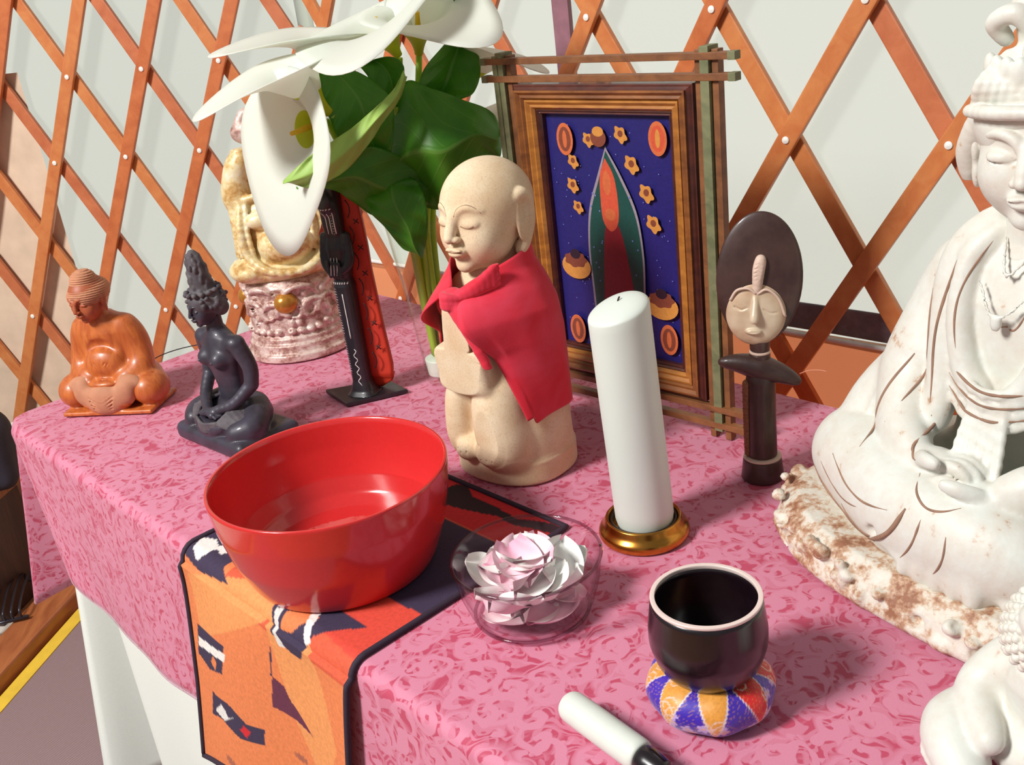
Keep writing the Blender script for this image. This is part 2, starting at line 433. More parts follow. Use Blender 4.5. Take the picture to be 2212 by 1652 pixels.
# the dark mauve post behind the frame
M_POST = simple('mauve_post', (150, 104, 116), .6, var=.3)
pp = RP - RD * .407 - RI * .012
o = link('post', boxes('post', [(pp[0], pp[1], .93, .034, .010, 1.86, (0, 0, math.radians(-45)))], .002), M_POST, smooth=False)
tag(o, 'slim mauve upright post against the white canvas above the framed picture', 'post')
M_DARKP = simple('grey_post', (128, 124, 140), .6, var=.2)
pp = LP - LD * .20 + LI * .030
o = link('door_post', boxes('door_post', [(pp[0] - .045, pp[1] + .01, 1.39, .07, .03, .46, (0, 0, math.radians(-14)))], .004), M_DARKP, smooth=False)
tag(o, 'grey padded post end at the far left edge of the lattice', 'post')

# floor
t = NT('floor_boards'); c = t.coord(); br = t.node('TexBrick', {'Vector': t.node('Mapping', {0: c, 2: (0, 0, math.radians(78))}).outputs[0], 'Color1': lin((176, 120, 78)), 'Color2': lin((196, 142, 98)), 'Mortar': lin((96, 60, 40)), 'Scale': 1.0, 'Mortar Size': .002, 'Brick Width': 1.6, 'Row Height': .12})
nz = t.noise(t.coord('Object', (3, 40, 1)), 1.5)
M_FLOOR = t.done(t.mix(t.math('MULTIPLY', nz.outputs[0], .5), br.outputs[0], lin((150, 92, 56))), .35, bump=nz.outputs[0], bs=.1)
me = boxes('floor', [(0, .8, -.02, 7, 6, .04)]); struct(link('floor', me, M_FLOOR, smooth=False))
# woven grey mat with a yellow border
E0, E1 = np.array([-1.167, 1.789]), np.array([-1.113, 2.055]); ed = (E1 - E0) / np.linalg.norm(E1 - E0); en = np.array([ed[1], -ed[0]])
t = NT('woven_mat'); mp = t.node('Mapping', {0: t.coord(), 2: (0, 0, math.radians(35)), 3: (1, 1, 1)}).outputs[0]
wv = t.node('TexWave', {'Vector': mp, 'Scale': 52.0, 'Distortion': 1.5, 'Detail': 2.0}, wave_type='BANDS'); nz = t.noise(t.coord(), 260)
cc = t.mix(t.math('MULTIPLY', wv.outputs[1], .7), lin((138, 112, 116)), lin((164, 140, 138))); cc = t.mix(t.math('MULTIPLY', nz.outputs[0], .4), cc, lin((110, 92, 90)))
M_MAT = t.done(cc, .9, bump=wv.outputs[1], bs=.4)
M_YEL = simple('yellow_binding', (236, 196, 60), .8, sc=30, var=.15)
root = thing('floor_mat', 'grey woven floor mat with a bright yellow bound edge', 'mat', (0, 0, 0))
def strip(name, s0, s1, w0, w1, z0, z1, mat, par=None):
    q = [E0 + ed * a + en * b for a, b in ((s0, w0), (s1, w0), (s1, w1), (s0, w1))]
    V = [(*k, z) for z in (z0, z1) for k in q]
    F = [(0, 3, 2, 1), (4, 5, 6, 7), (0, 1, 5, 4), (1, 2, 6, 5), (2, 3, 7, 6), (3, 0, 4, 7)]
    me = mesh(name, V, F); o = link(name, me, mat, par, smooth=False); return o
strip('mat_weave', -1.4, 1.6 - 1.28, .030, 1.25, .001, .010, M_MAT, root)
strip('yellow_border', -1.4, .32, -.002, .031, .001, .012, M_YEL, root)
M_PLANK = wood('plank', (190, 118, 70), (150, 82, 48), .4, (30, 6, 30), .1)
o = strip('threshold_board', -1.4, .45, -.105, -.012, .0, .045, M_PLANK); mod(o, 'BEVEL', width=.006, segments=2)
tag(o, 'long brown wooden board lying on the floor beside the yellow mat edge', 'board')
M_LINO = simple('white_lino', (226, 216, 204), .3, var=.05, sc=3)
o = strip('floor_sheet', -1.4, .30, -.42, -.11, .0005, .004, M_LINO); tag(o, 'pale shiny floor sheet left of the wooden board', 'floor covering')
# wire basket at the left edge
root = thing('wire_rack', 'dark wire rack lying on the floor at the left edge of the photo', 'rack', (-1.262, 2.105, .047), 12)
M_WIRE = simple('dark_wire', (70, 66, 74), .3, .7)
for k in range(6):
    x = -.045 + k * .018
    link('wire', tube('wire', [(x, -.088, .006), (x, -.08, .030), (x, 0, .040), (x, .08, .030), (x, .088, .006)], .0032, 8, 5), M_WIRE, root)
for y in (-.11, .11): link('rim', tube('rim', [(-.06, y * .8, .006), (.06, y * .8 + .001, .006)], .005, 8, 1), M_WIRE, root)
# bench with dark bags at far left
root = thing('low_bench', 'low brown wooden bench behind the left corner of the table', 'bench', (-1.50, 2.22, 0), -10)
M_BENCHD = wood('bench_dark', (84, 58, 50), (52, 36, 36), .5)
M_BENCH = wood('bench_wood', (170, 108, 62), (128, 76, 44), .5)
o = link('bench_top', boxes('bench_top', [(0, 0, .30, .52, .22, .025)], .004), M_BENCH, root, False)
for sx in (-1, 1):
    link('leg', boxes('leg', [(sx * .23, 0, .144, .03, .2, .287)], .003), M_BENCHD, root, False)
S = Clay((-.2, -.1, 0), (.2, .1, .30), .006)
S.ell((0, 0, .13), (.155, .072, .13), k=.02); S.box((0, 0, .09), (.145, .06, .085), rd=.03, k=.03); S.tube([(-.06, 0, .24), (-.03, 0, .275), (.03, 0, .275), (.06, 0, .24)], .010, k=.008); S.cut(.006)
M_BAG = simple('dark_bag', (46, 42, 56), .7, sc=50)
o = link('dark_bag', S.mesh('dark_bag'), M_BAG); o.location = (-1.335, 2.185, .307); o.rotation_euler = (0, 0, .3)
tag(o, 'dark rounded fabric bag standing on the bench left of the table', 'bag')
o = link('dark_crate', boxes('dark_crate', [(0, 0, .10, .28, .15, .19)], .012), simple('dark_plastic', (34, 28, 32), .4), None, False)
o.location = (-1.44, 2.22, .0); o.rotation_euler = (0, 0, -.17)
tag(o, 'black storage crate tucked under the low bench', 'crate')

# ================================================================ table and cloths
root = thing('folding_table', 'long folding table under the draped cloths', 'table', tuple(AB(-.55, .775)[:2]) + (0,), YAW)
M_TBL = simple('table_laminate', (205, 200, 190), .5)
link('table_top', boxes('table_top', [(0, 0, TH - .028, 2.42, .735, .04)], .004), M_TBL, root, False)
for sx in (-1, 1):
    for sy in (-1, 1): link('leg', tube('leg', [(sx * 1.0, sy * .31, .002), (sx * 1.0, sy * .31, TH - .047)], .013, 12, 1), M_WIRE, root)
def skirt_cloth(name, stations, r, drop0, mat, fill=True, nt=18, ntop=6, wav=.004, sub=14, ztop=0.0, ease=.0):
    """stations: (edge a,b | normal a,b | hem a,b,z), all the way round"""
    S_ = np.array([np.r_[s[0], s[1], s[2]] for s in stations], float)
    S_ = np.vstack([S_, S_[:1]]); out = []
    L = np.r_[0, np.cumsum(np.linalg.norm(np.diff(S_[:, 4:7], axis=0), axis=1) + .02)]
    for i in range(len(S_) - 1):
        m = max(3, int((L[i + 1] - L[i]) / .012))
        a, b = S_[i], S_[i + 1]
        p0 = S_[i - 1] if i > 0 else a; p3 = S_[i + 2] if i + 2 < len(S_) else b
        for t in np.linspace(0, 1, m, endpoint=False):
            lin_ = a + (b - a) * t; cm = .5 * (2 * a + (b - p0) * t + (2 * p0 - 5 * a + 4 * b - p3) * t * t + (3 * a - p0 - 3 * b + p3) * t ** 3)
            k = lin_.copy(); mixv = .55 if np.linalg.norm(b[4:7] - a[4:7]) < .3 else 0
            k[4:7] = lin_[4:7] * (1 - mixv) + cm[4:7] * mixv; out.append(k)
    O = np.array(out); ns = len(O)
    Lc = np.r_[0, np.cumsum(np.linalg.norm(np.diff(O[:, 4:6], axis=0), axis=1))]
    nrm = O[:, 2:4] / np.linalg.norm(O[:, 2:4], axis=1)[:, None]
    P = []; U = []
    for k in range(ntop):
        th = math.pi / 2 * k / (ntop - 1); q = O[:, 0:2] + nrm * (r * math.sin(th) - r)
        P.append(np.c_[q, np.full(ns, ztop - r * (1 - math.cos(th)))]); U.append(O[:, 0:2] - nrm * r + nrm * (r * th))
    base = O[:, 0:2]
    for k in range(1, nt + 1):
        t = k / nt; q = base + (O[:, 4:6] - base) * (t ** (1 + ease))
        wv = np.sin(Lc * 19 + 2) * wav * t + np.sin(Lc * 43) * wav * .4 * t
        q = q + nrm * wv[:, None]; z = (ztop - r) + (O[:, 6] - (ztop - r)) * t
        P.append(np.c_[q, z]); U.append(O[:, 0:2] + nrm * (r * .57 + t * -O[:, 6:7]))
    P = np.array(P).transpose(1, 0, 2); U = np.array(U).transpose(1, 0, 2)
    W = P[..., :1] * A + P[..., 1:2] * B; W[..., 2] += TH + P[..., 2]
    me = grid(name, W[::-1], True, U[::-1].reshape(-1, 2))
    bm = bmesh.new(); bm.from_mesh(me); bm.verts.ensure_lookup_table(); kk = W.shape[1]
    if fill: 
        f = bm.faces.new([bm.verts[i * kk] for i in range(ns)]); uvl = bm.loops.layers.uv.active
        for lp in f.loops:
            v = lp.vert.co; lp[uvl].uv = (v.x * A[0] + v.y * A[1], v.x * B[0] + v.y * B[1])
        if f.normal.z < 0: f.normal_flip()
    bmesh.ops.recalc_face_normals(bm, faces=bm.faces[:]); bm.to_mesh(me); bm.free()
    o = link(name, me, mat); mod(o, 'SOLIDIFY', thickness=.0012, offset=-1); return o
FB, BB, LE, RE = .394, 1.155, -1.775, .69
def around(hz, fl, corner):
    st = [((RE, FB + .03), (1, -.4), (RE + fl, FB, -hz)), ((RE - .03, FB), (-.0, -1), (RE - .03, FB - fl, -hz))]
    for a in np.arange(.45, -1.30, -.25): st.append(((a, FB), (0, -1), (a, FB - fl - .006 * math.sin(a * 9), -hz - .006 * math.sin(a * 5))))
    st += corner
    st += [((LE, BB - .03), (-1, .3), (LE - fl, BB, -hz)), ((LE + .03, BB), (0, 1), (LE + .03, BB + .01, -hz))]
    for a in np.arange(-1.5, .6, .3): st.append(((a, BB), (0, 1), (a, BB + .01, -hz)))
    st += [((RE - .03, BB), (0, 1), (RE, BB + .01, -hz)), ((RE, BB - .03), (1, .3), (RE + fl, BB, -hz))]
    return st
# crimson damask
t = NT('crimson_damask'); uv = t.node('TexCoord').outputs['UV']
nz = t.noise(uv, 26, 2); off = t.node('VectorMath', {0: nz.outputs[1], 3: .022}, operation='SCALE').outputs[0]
p = t.node('VectorMath', {0: uv, 1: off}).outputs[0]
def scroll(sc, turns, sgn, lo, hi, rmax):
    vo = t.node('TexVoronoi', {'Vector': p, 'Scale': sc, 'Randomness': .75}, voronoi_dimensions='2D')
    pos = vo.outputs['Position']; dv = t.node('VectorMath', {0: p, 1: pos}, operation='SUBTRACT').outputs[0]
    sp = t.node('SeparateXYZ', {0: dv}); an = t.math('ARCTAN2', sp.outputs[1], sp.outputs[0])
    r = t.node('VectorMath', {0: dv}, operation='LENGTH').outputs['Value']
    v = t.math('SINE', t.math('ADD', t.math('MULTIPLY', an, sgn), t.math('MULTIPLY', r, turns)))
    m = t.node('MapRange', {0: v, 1: lo, 2: hi}).outputs[0]
    e = t.node('MapRange', {0: r, 1: rmax * .75, 2: rmax, 3: 1.0, 4: 0.0}).outputs[0]
    return t.math('MULTIPLY', m, e)
s1 = scroll(25, 520, 1, -.65, -.2, .027); s2 = scroll(38, 800, -2, -.5, -.1, .016); s3 = scroll(19, 330, 1, .3, .6, .034)
vn = t.noise(p, 22, 1.0, .5, .8).outputs[0]; v1 = t.math('SINE', t.math('MULTIPLY', vn, 58.0)); v1 = t.node('MapRange', {0: v1, 1: .0, 2: .35}).outputs[0]
f = t.math('MAXIMUM', s1, s2, True); f = t.math('MAXIMUM', f, t.math('MULTIPLY', v1, .75), True); f = t.math('MAXIMUM', f, s3, True)
fine = t.noise(uv, 1100, 2); f = t.math('MULTIPLY', f, t.math('ADD', t.math('MULTIPLY', fine.outputs[0], .7), .55), True)
wide = t.noise(uv, 9, 2)
cA = t.mix(wide.outputs[0], lin((176, 58, 86)), lin((190, 74, 102))); cB = lin((208, 132, 156))
M_DAMASK = t.done(t.mix(f, cA, cB), .72, bump=f, bs=.25, bd=.0006, Sheen_Weight=.35, Sheen_Roughness=.4, Sheen_Tint=(1, .8, .88, 1))
corner_pink = [
    ((-1.50, FB), (0, -1), (-1.40, FB - .022, -.243)),
    ((-1.66, FB), (0, -1), (-1.50, FB - .024, -.225)),
    ((-1.715, FB), (-.1, -1), (-1.540, FB - .024, -.212)),
    ((-1.725, FB + .002), (-.25, -1), (-1.550, FB - .004, -.214)),
    ((-1.735, FB + .006), (-.4, -1), (-1.590, FB + .100, -.235)),
    ((-1.745, FB + .010), (-.6, -1), (-1.700, FB + .150, -.290)),
    ((-1.754, FB + .014), (-.8, -.9), (-1.750, FB + .050, -.335)),
    ((-1.762, FB + .018), (-.9, -.7), (-1.785, FB - .040, -.358)),
    ((-1.768, FB + .028), (-1, -.5), (-1.815, FB - .020, -.35)),
    ((-1.773, FB + .045), (-1, -.2), (-1.820, FB + .05, -.30)),
    ((LE, FB + .12), (-1, 0), (-1.80, FB + .14, -.26)),
    ((LE, FB + .40), (-1, 0), (-1.80, FB + .40, -.25))]
pink = skirt_cloth('tablecloth', around(.245, .022, corner_pink), .016, 0, M_DAMASK)
tag(pink, 'crimson and pink scroll-patterned damask cloth covering the table', 'tablecloth')
# white floor-length cloth under it
M_LINEN = simple('white_linen', (232, 236, 228), .75, sc=300, var=.04, bs=.1)
def shift(st, dz): return st
corner_white = [
    ((-1.40, FB + .008), (0, -1), (-1.36, FB - .010, -.714)),
    ((-1.52, FB + .015), (0, -1), (-1.41, FB - .022, -.714)),
    ((-1.56, FB + .030), (-.1, -1), (-1.45, FB - .010, -.714)),
    ((-1.57, FB + .060), (-.25, -1), (-1.47, FB + .040, -.714)),
    ((-1.59, FB + .120), (-.4, -1), (-1.54, FB + .150, -.714)),
    ((-1.65, FB + .140), (-.6, -1), (-1.60, FB + .150, -.714)),
    ((-1.70, FB + .090), (-.8, -.9), (-1.635, FB + .030, -.714)),
    ((-1.725, FB + .065), (-.9, -.7), (-1.655, FB - .045, -.714)),
    ((-1.745, FB + .070), (-1, -.5), (-1.715, FB - .030, -.714)),
    ((-1.755, FB + .100), (-1, -.2), (-1.775, FB + .05, -.714)),
    ((LE + .008, FB + .20), (-1, 0), (-1.80, FB + .20, -.714)),
    ((LE + .008, FB + .40), (-1, 0), (-1.79, FB + .40, -.714))]
wst = around(.714, .012, corner_white)
wst = [((np.clip(e[0], LE + .008, RE - .008), np.clip(e[1], FB + .008, BB - .008)), n, (np.clip(h[0], -9, RE + .01), min(h[1], BB + .012), h[2])) for e, n, h in wst]
und = skirt_cloth('under_tablecloth', wst, .010, 0, M_LINEN, fill=True, nt=26, ztop=-.0035, wav=.005)
tag(und, 'plain white floor-length cloth hanging below the crimson one', 'tablecloth')

# ---------------------------------------------------------------- patchwork runner
def inpoly(x, y, poly):
    p = np.array(poly); n = len(p); r = np.zeros(x.shape, bool)
    for i in range(n):
        (x1, y1), (x2, y2) = p[i], p[(i + 1) % n]
        c = ((y1 > y) != (y2 > y)) & (x < (x2 - x1) * (y - y1) / (y2 - y1 + 1e-12) + x1); r ^= c
    return r
OR, RED, NAVY, WHT, BLK, GOLD = [np.array(lin(c)) for c in ((216, 122, 72), (196, 30, 38), (54, 42, 68), (226, 220, 214), (40, 16, 26), (226, 160, 94))]
def runner_col(u, v):
    """u along the front edge, v across: positive on the table, negative hanging"""
    c = np.zeros(u.shape + (3,)); c[:] = OR
    c[:] = np.where((v > -.02)[..., None] & (u > -1.0)[..., None], RED * .55 + OR * .45, c)
    rs = [('g', [(-.974, .009), (-.896, .068), (-.86, .05), (-.80, -.03), (-.77, -.12), (-.80, -.2), (-.86, -.12), (-.898, -.01), (-1.065, -.11), (-1.08, -.02)], GOLD * .5 + OR * .5),
          ('p5', [(-1.2, .02), (-1.2, .07), (-1.013, .07), (-1.013, .009), (-.988, -.004), (-1.028, -.008), (-1.056, -.012)], NAVY),
          ('w', [(-1.086, .008), (-1.098, .026), (-1.076, .034), (-1.055, .026), (-1.058, .010), (-1.065, -.002)], WHT),
          ('w', [(-1.061, .026), (-1.053, .034), (-1.036, .028), (-1.04, .019)], WHT),
          ('r', [(-1.07, .04), (-1.03, .033), (-1.02, .06), (-1.06, .07)], RED * 1.0),
          ('red', [(-1.0, .04), (-.9, .025), (-.86, .012), (-.805, .012), (-.7, .0), (-.7, .095), (-.803, .115), (-.9, .14), (-1.0, .12)], RED * .9 + OR * .25),
          ('navy', [(-.83, .089), (-.70, .095), (-.70, .233), (-.90, .235), (-.90, .12)], NAVY),
          ('redb', [(-1.2, .236), (-.70, .236), (-.70, .34), (-1.2, .34)], RED),
          ('redc', [(-1.2, .07), (-.9, .14), (-.9, .236), (-1.2, .236)], RED * .8 + OR * .2),
          ('b1', [(-.93, .300), (-.915, .305), (-.887, .289), (-.855, .291), (-.80, .285), (-.845, .270), (-.875, .262), (-.91, .255), (-.94, .262)], BLK),
          ('b2', [(-.836, .277), (-.809, .283), (-.77, .300), (-.74, .305), (-.72, .29), (-.77, .281), (-.80, .272)], BLK),
          ('leaf', [(-.898, .007), (-.843, .045), (-.775, .045), (-.816, .003), (-.831, -.03), (-.85, -.03), (-.885, -.019)], NAVY),
          ('bo', [(-.874, .008), (-.845, .028), (-.830, .02), (-.852, -.008), (-.873, -.012)], OR),
          ('p2', [(-1.075, -.095), (-.992, -.086), (-1.005, -.134), (-1.048, -.152), (-1.085, -.147)], NAVY),
          ('p2w', [(-1.078, -.117), (-.990, -.096), (-.994, -.110), (-1.080, -.132)], WHT),
          ('p2o', [(-1.04, -.135), (-1.03, -.12), (-1.02, -.125), (-1.028, -.142)], OR),
          ('p3', [(-1.048, -.187), (-.992, -.175), (-.954, -.182), (-.916, -.172), (-.919, -.197), (-.973, -.214), (-1.019, -.213), (-1.055, -.227)], NAVY),
          ('p3w', [(-1.043, -.213), (-1.02, -.190), (-1.008, -.192), (-1.0, -.2), (-.978, -.185), (-1.012, -.211)], WHT * .9),
          ('p3o', [(-.97, -.2), (-.96, -.188), (-.945, -.19), (-.955, -.205)], RED),
          ('p4', [(-.893, -.082), (-.872, -.088), (-.862, -.103), (-.823, -.133), (-.859, -.126), (-.898, -.128)], NAVY * .8 + RED * .15),
          ('st1', [(-.855, .037), (-.847, .042), (-.817, -.004), (-.825, -.010)], WHT),
          ('st2', [(-.892, .004), (-.881, .012), (-.878, -.012), (-.860, -.028), (-.874, -.032)], WHT * .85),
          ('ln', [(-.893, -.04), (-.890, -.04), (-.893, -.083), (-.896, -.083)], NAVY)]
    for _, poly, cc in rs: c[inpoly(u, v, poly)] = cc
    for (uu, vv, r) in ((-.95, -.26, .02), (-.88, -.23, .015), (-1.0, -.27, .016), (-.85, -.18, .012)):
        m = ((u - uu) / r) ** 2 + ((v - vv) / (r * .4)) ** 2 + .5 * np.sin(u * 900) < 1; c[m] = NAVY * .5 + OR * .5
    return c
R0, R1, NB = -1.098, -.742, .306
nu = 170; rr_ = .016
vs = np.concatenate([np.linspace(NB, .0165, 120), np.linspace(.015, -.34, 150)])
def run_pt(u, v, lift=.0):
    """cloth coordinate -> table frame"""
    n = rr_ + .003 + lift; z0 = .0022 + lift; e = FB + rr_
    if v > .0165: return u, FB + v, z0
    s = .0165 - v; q = n * math.pi / 2
    if s < q: th = s / n; return u - .12 * 0, e - n * math.sin(th), z0 - n + n * math.cos(th)
    d = s - q; sk = u - .12 * d; fl = .006 + .085 * d + .05 * max(0, d - .18) ** 1.2
    return sk, e - n - fl + .006 * (1 - math.exp(-d * 40)) * math.sin(u * 22 + 1), z0 - n - d * .985
def hemv(u): return -.335 + max(0, min(.24, u + 1.12)) * .42
P = np.zeros((nu, len(vs), 3)); C = np.zeros((nu, len(vs), 3)); UU = np.linspace(R0, R1, nu)
for i, u in enumerate(UU):
    hv = hemv(u)
    for j, v in enumerate(vs):
        vv = v if v > 0 else v * hv / -.34
        P[i, j] = run_pt(u, vv); C[i, j] = (u, vv, 0)
cc = runner_col(C[..., 0], C[..., 1])
W = P[..., :1] * A + P[..., 1:2] * B; W[..., 2] += TH + P[..., 2]
root = thing('table_runner', 'patchwork table runner in orange, red and navy hanging over the table front', 'table runner', (0, 0, 0))
M_RUN = vcol('runner_cotton', .85, 0, 220, .35, .0008, .12)
o = link('runner_panel', grid('runner_panel', W, cols=cc.reshape(-1, 3)), M_RUN, root); mod(o, 'SOLIDIFY', thickness=.0015, offset=0)
M_BIND = simple('navy_binding', (50, 36, 54), .8, sc=120, var=.25)
def flat_tube(pts, rx, name='binding'):
    Q = np.array([[*AB(*p)] for p in pts]); return tube(name, Q, rx, 10, 1)
edge = [run_pt(R0, v * (hemv(R0) / -.34 if v < 0 else 1), .001) for v in vs[::3]] + [run_pt(u, hemv(u), .001) for u in UU[::4]] + [run_pt(R1, v * (hemv(R1) / -.34 if v < 0 else 1), .001) for v in vs[::-3]] + [run_pt(u, NB, .001) for u in UU[::-6]] + [run_pt(R0, NB, .001)]
link('binding', flat_tube(edge, .0036), M_BIND, root)

o = link('thin_cable', tube('thin_cable', [(-.665, 1.740, TH + .0022), (-.655, 1.800, TH + .0022), (-.622, 1.835, TH + .0022), (-.570, 1.850, TH + .0022), (-.52, 1.845, TH + .0022)], .0010, 8, 6), simple('cable_black', (40, 38, 42), .5))
tag(o, 'thin dark cable lying at the back left edge of the cloth', 'cable')
# ================================================================ bowls, candle, gong
# big red bowl with water
M_REDGL = simple('red_glaze', (206, 44, 44), .2, sc=200, var=.06, bs=.03, Coat_Weight=.5, Coat_Roughness=.08)
root = thing('serving_bowl', 'big glossy red ceramic bowl of water standing on the runner', 'bowl', (-.214, 1.006, TH + .0042), 0)
prof = [(.0001, 0), (.098, 0), (.1025, .002), (.108, .012), (.121, .045), (.130, .085), (.1335, .117), (.1330, .1195), (.1300, .1195), (.1275, .115), (.1235, .085), (.1145, .050), (.104, .030), (.088, .020), (.0001, .018)]
link('bowl_body', lathe('bowl_body', rnd(prof, .004, 4), 160), M_REDGL, root)
def fresnel(t, f0=.04, gain=.9):
    lw = t.node('LayerWeight', {'Blend': .5}).outputs['Facing']
    return t.math('ADD', t.math('MULTIPLY', t.math('POWER', lw, 4.0), gain), f0, True)
t = NT('clear_water'); fr = fresnel(t, .03, .8); tr = t.node('BsdfTransparent', {'Color': (.97, .97, .97)}); gl = t.node('BsdfGlossy', {'Roughness': .02, 'Color': (1, 1, 1)})
bn = t.node('Bump', {'Height': t.noise(t.coord(), 30).outputs[0], 'Strength': .1, 'Distance': .002}); t.t.links.new(bn.outputs[0], gl.inputs['Normal'])
mx = t.node('MixShader', {0: fr, 1: tr.outputs[0], 2: gl.outputs[0]}); t.t.links.new(mx.outputs[0], t.out.inputs[0]); M_WATER = t.m
n = 96; link('water', mesh('water', [(math.cos(k / n * 2 * math.pi) * .1140, math.sin(k / n * 2 * math.pi) * .1140, .0505) for k in range(n)], [tuple(range(n))]), M_WATER, root)

# clear glass
def glassmat(name, tint, edge, lo=.25):
    t = NT(name); lw = t.node('LayerWeight', {'Blend': .35}); fr = fresnel(t)
    c = t.mix(t.ramp(lw.outputs['Facing'], [(.45, (0, 0, 0)), (.95, (1, 1, 1))]), tint, edge)
    tr = t.node('BsdfTransparent', {'Color': c}); gl = t.node('BsdfGlossy', {'Roughness': .04})
    mx = t.node('MixShader', {0: t.math('MULTIPLY', fr, .6), 1: tr.outputs[0], 2: gl.outputs[0]}); t.t.links.new(mx.outputs[0], t.out.inputs[0]); return t.m
M_GLASS = glassmat('clear_glass', (.995, .985, .99), (.80, .64, .70)); M_GLASSR = glassmat('glass_rim', (.75, .66, .70), (.22, .12, .18))
root = thing('glass_bowl', 'small clear glass bowl filled with pale pink and white petals', 'bowl', (-.008, .869, TH + .0012))
prof = [(.0001, .0), (.050, .0), (.0555, .003), (.0640, .014), (.0710, .036), (.0752, .062), (.0762, .0655), (.0755, .0685), (.0735, .0680), (.0725, .0620), (.0685, .037), (.0610, .0165), (.0530, .0065), (.0001, .0045)]
link('bowl_body', lathe('bowl_body', rnd(prof, .003, 4), 128), M_GLASS, root)
tp = [(math.cos(a) * .0753, math.sin(a) * .0753, .0672) for a in np.linspace(0, 2 * math.pi, 97)]
link('rim', tube('rim', tp, .0017, 10, 1), M_GLASSR, root)
tp = [(math.cos(a) * .0585, math.sin(a) * .0585, .0050) for a in np.linspace(0, 2 * math.pi, 97)]
link('foot_edge', tube('foot_edge', tp, .0018, 10, 1), M_GLASSR, root)
# petals
def petal_mesh(L, W_, cup, curl, seed):
    r = random.Random(seed); P = np.zeros((25, 21, 3)); C = np.zeros((25, 21, 3)); tone = r.random()
    base = np.array(lin((226, 150, 176))); tip = np.array(lin((250, 250, 244))) if tone > .6 or seed in (1, 3) else np.array(lin((244, 206, 216)))
    for i, u in enumerate(np.linspace(0, 1, 25)):
        w_ = W_ * (math.sin(math.pi * min(1, .12 + u * .80)) ** .7) * (1 if u < .82 else math.sqrt(max(.02, 1 - ((u - .82) / .185) ** 2)))
        for j, v in enumerate(np.linspace(-1, 1, 21)):
            P[i, j] = (v * w_, (u - .5) * L, cup * (v * v) * W_ * 1.1 + curl * L * (u - .4) ** 2 + .0012 * math.sin(v * 7 + u * 5 + seed))
            C[i, j] = base + (tip - base) * min(1, u * 1.5 + .25 * abs(v))
    return grid('rose_petal', P, cols=C.reshape(-1, 3))
M_PETAL = vcol('petal', .6, 0, 150, .1, .0004, .04, Sheen_Weight=.2)
PM = [petal_mesh(.046 + .004 * k, .0205 + .001 * k, .18 + .06 * k, .30 - .04 * k, k) for k in range(5)]
for m_ in PM: m_.materials.append(M_PETAL)
rg = random.Random(5); k = 0
lab = {0: 'pale pink petal in the upper heap of the glass bowl', 1: 'pink petal lying against the wall of the glass bowl', 2: 'pale petal in the lower layer of the glass bowl'}
for layer, (cnt, rad, z, tl) in enumerate(((9, .032, .014, 10), (11, .044, .034, 30), (9, .030, .049, 24), (6, .016, .060, 20))):
    for q in range(cnt):
        a = q / cnt * 2 * math.pi + layer * .6 + rg.uniform(-.25, .25); rr = rad * rg.uniform(.75, 1.1)
        if layer == 3: rr = rad * rg.uniform(.1, 1.1)
        o = bpy.data.objects.new('rose_petal', PM[(q * 3 + layer) % 5]); COL.objects.link(o)
        o.location = (-.008 + math.cos(a) * rr, .869 + math.sin(a) * rr, TH + z + rg.uniform(-.003, .004))
        o.rotation_euler = (math.radians(rg.uniform(-tl, tl)), math.radians(rg.uniform(-tl, tl)) - (.5 if layer == 1 else .2) * 0, a + rg.uniform(-1, 1))
        if layer == 1:
            R = Matrix.Rotation(a - math.pi / 2, 4, 'Z') @ Matrix.Rotation(math.radians(rg.uniform(18, 40)), 4, 'X'); o.rotation_euler = R.to_euler()
        g = {0: 2, 1: 1, 2: 0, 3: 0}[layer]; tag(o, lab[g], 'petal', 'petals heaped in the glass bowl')
for m_ in PM:
    if not m_.polygons[0].use_smooth: m_.polygons.foreach_set('use_smooth', [True] * len(m_.polygons))

# white pillar candle in a brass dish
M_BRASS = simple('brass', (206, 142, 62), .24, 1.0, sc=50, var=.25, bs=.1); M_DARKM = simple('dark_metal', (88, 76, 60), .35, 1.0, sc=60)
CX, CY = .1275, .990
root = thing('candle_holder', 'round brass candle dish under the white pillar candle', 'candle holder', (CX, CY, TH + .0012))
prof = [(.0001, 0), (.0495, 0), (.0515, .004), (.0505, .010), (.0455, .015), (.0425, .0225), (.0405, .0235), (.0385, .0215), (.0380, .013), (.0001, .012)]
link('dish', lathe('dish', rnd(prof, .003, 4), 128), M_BRASS, root)
link('inner_ring', lathe('inner_ring', [(.0372, .0125), (.0378, .021), (.0350, .0208), (.0348, .0125)], 96, False), M_DARKM, root)
M_WAX = simple('white_wax', (212, 218, 209), .5, sc=20, var=.02, bs=.05, Subsurface_Weight=.2, Subsurface_Radius=(.01, .008, .006), Subsurface_Scale=1.0)
root = thing('pillar_candle', 'tall white pillar candle with a slanted rounded top', 'candle', (CX + .002, CY, TH + .0155)); root.rotation_euler = (0, math.radians(-2.6), 0)
nn_ = 96; P = np.zeros((nn_, 40, 3)); Rr = .0328; Ht = .262
for i in range(nn_):
    a = 2 * math.pi * i / nn_
    for j in range(40):
        if j < 24: r, z = Rr, Ht * j / 24 * .965
        else:
            th = (j - 24) / 15 * math.pi / 2; r = Rr * (.0 + 1 * math.cos(th)) if j < 39 else 0.0003; z = Ht * .965 + .011 * math.sin(th)
        sl = .0095 * (z / Ht) ** 8 * (math.cos(a - .35) * r / Rr)
        if j == 0: r -= .002
        P[i, j] = (r * math.cos(a), r * math.sin(a), z + sl)
link('wax_body', grid('wax_body', P, True), M_WAX, root).data
o = link('wick', tube('wick', [(0, 0, Ht * .965 + .008), (.001, 0, Ht + .003), (.003, .001, Ht + .006)], .0009, 8, 3), simple('wick', (60, 50, 45), .9), root)

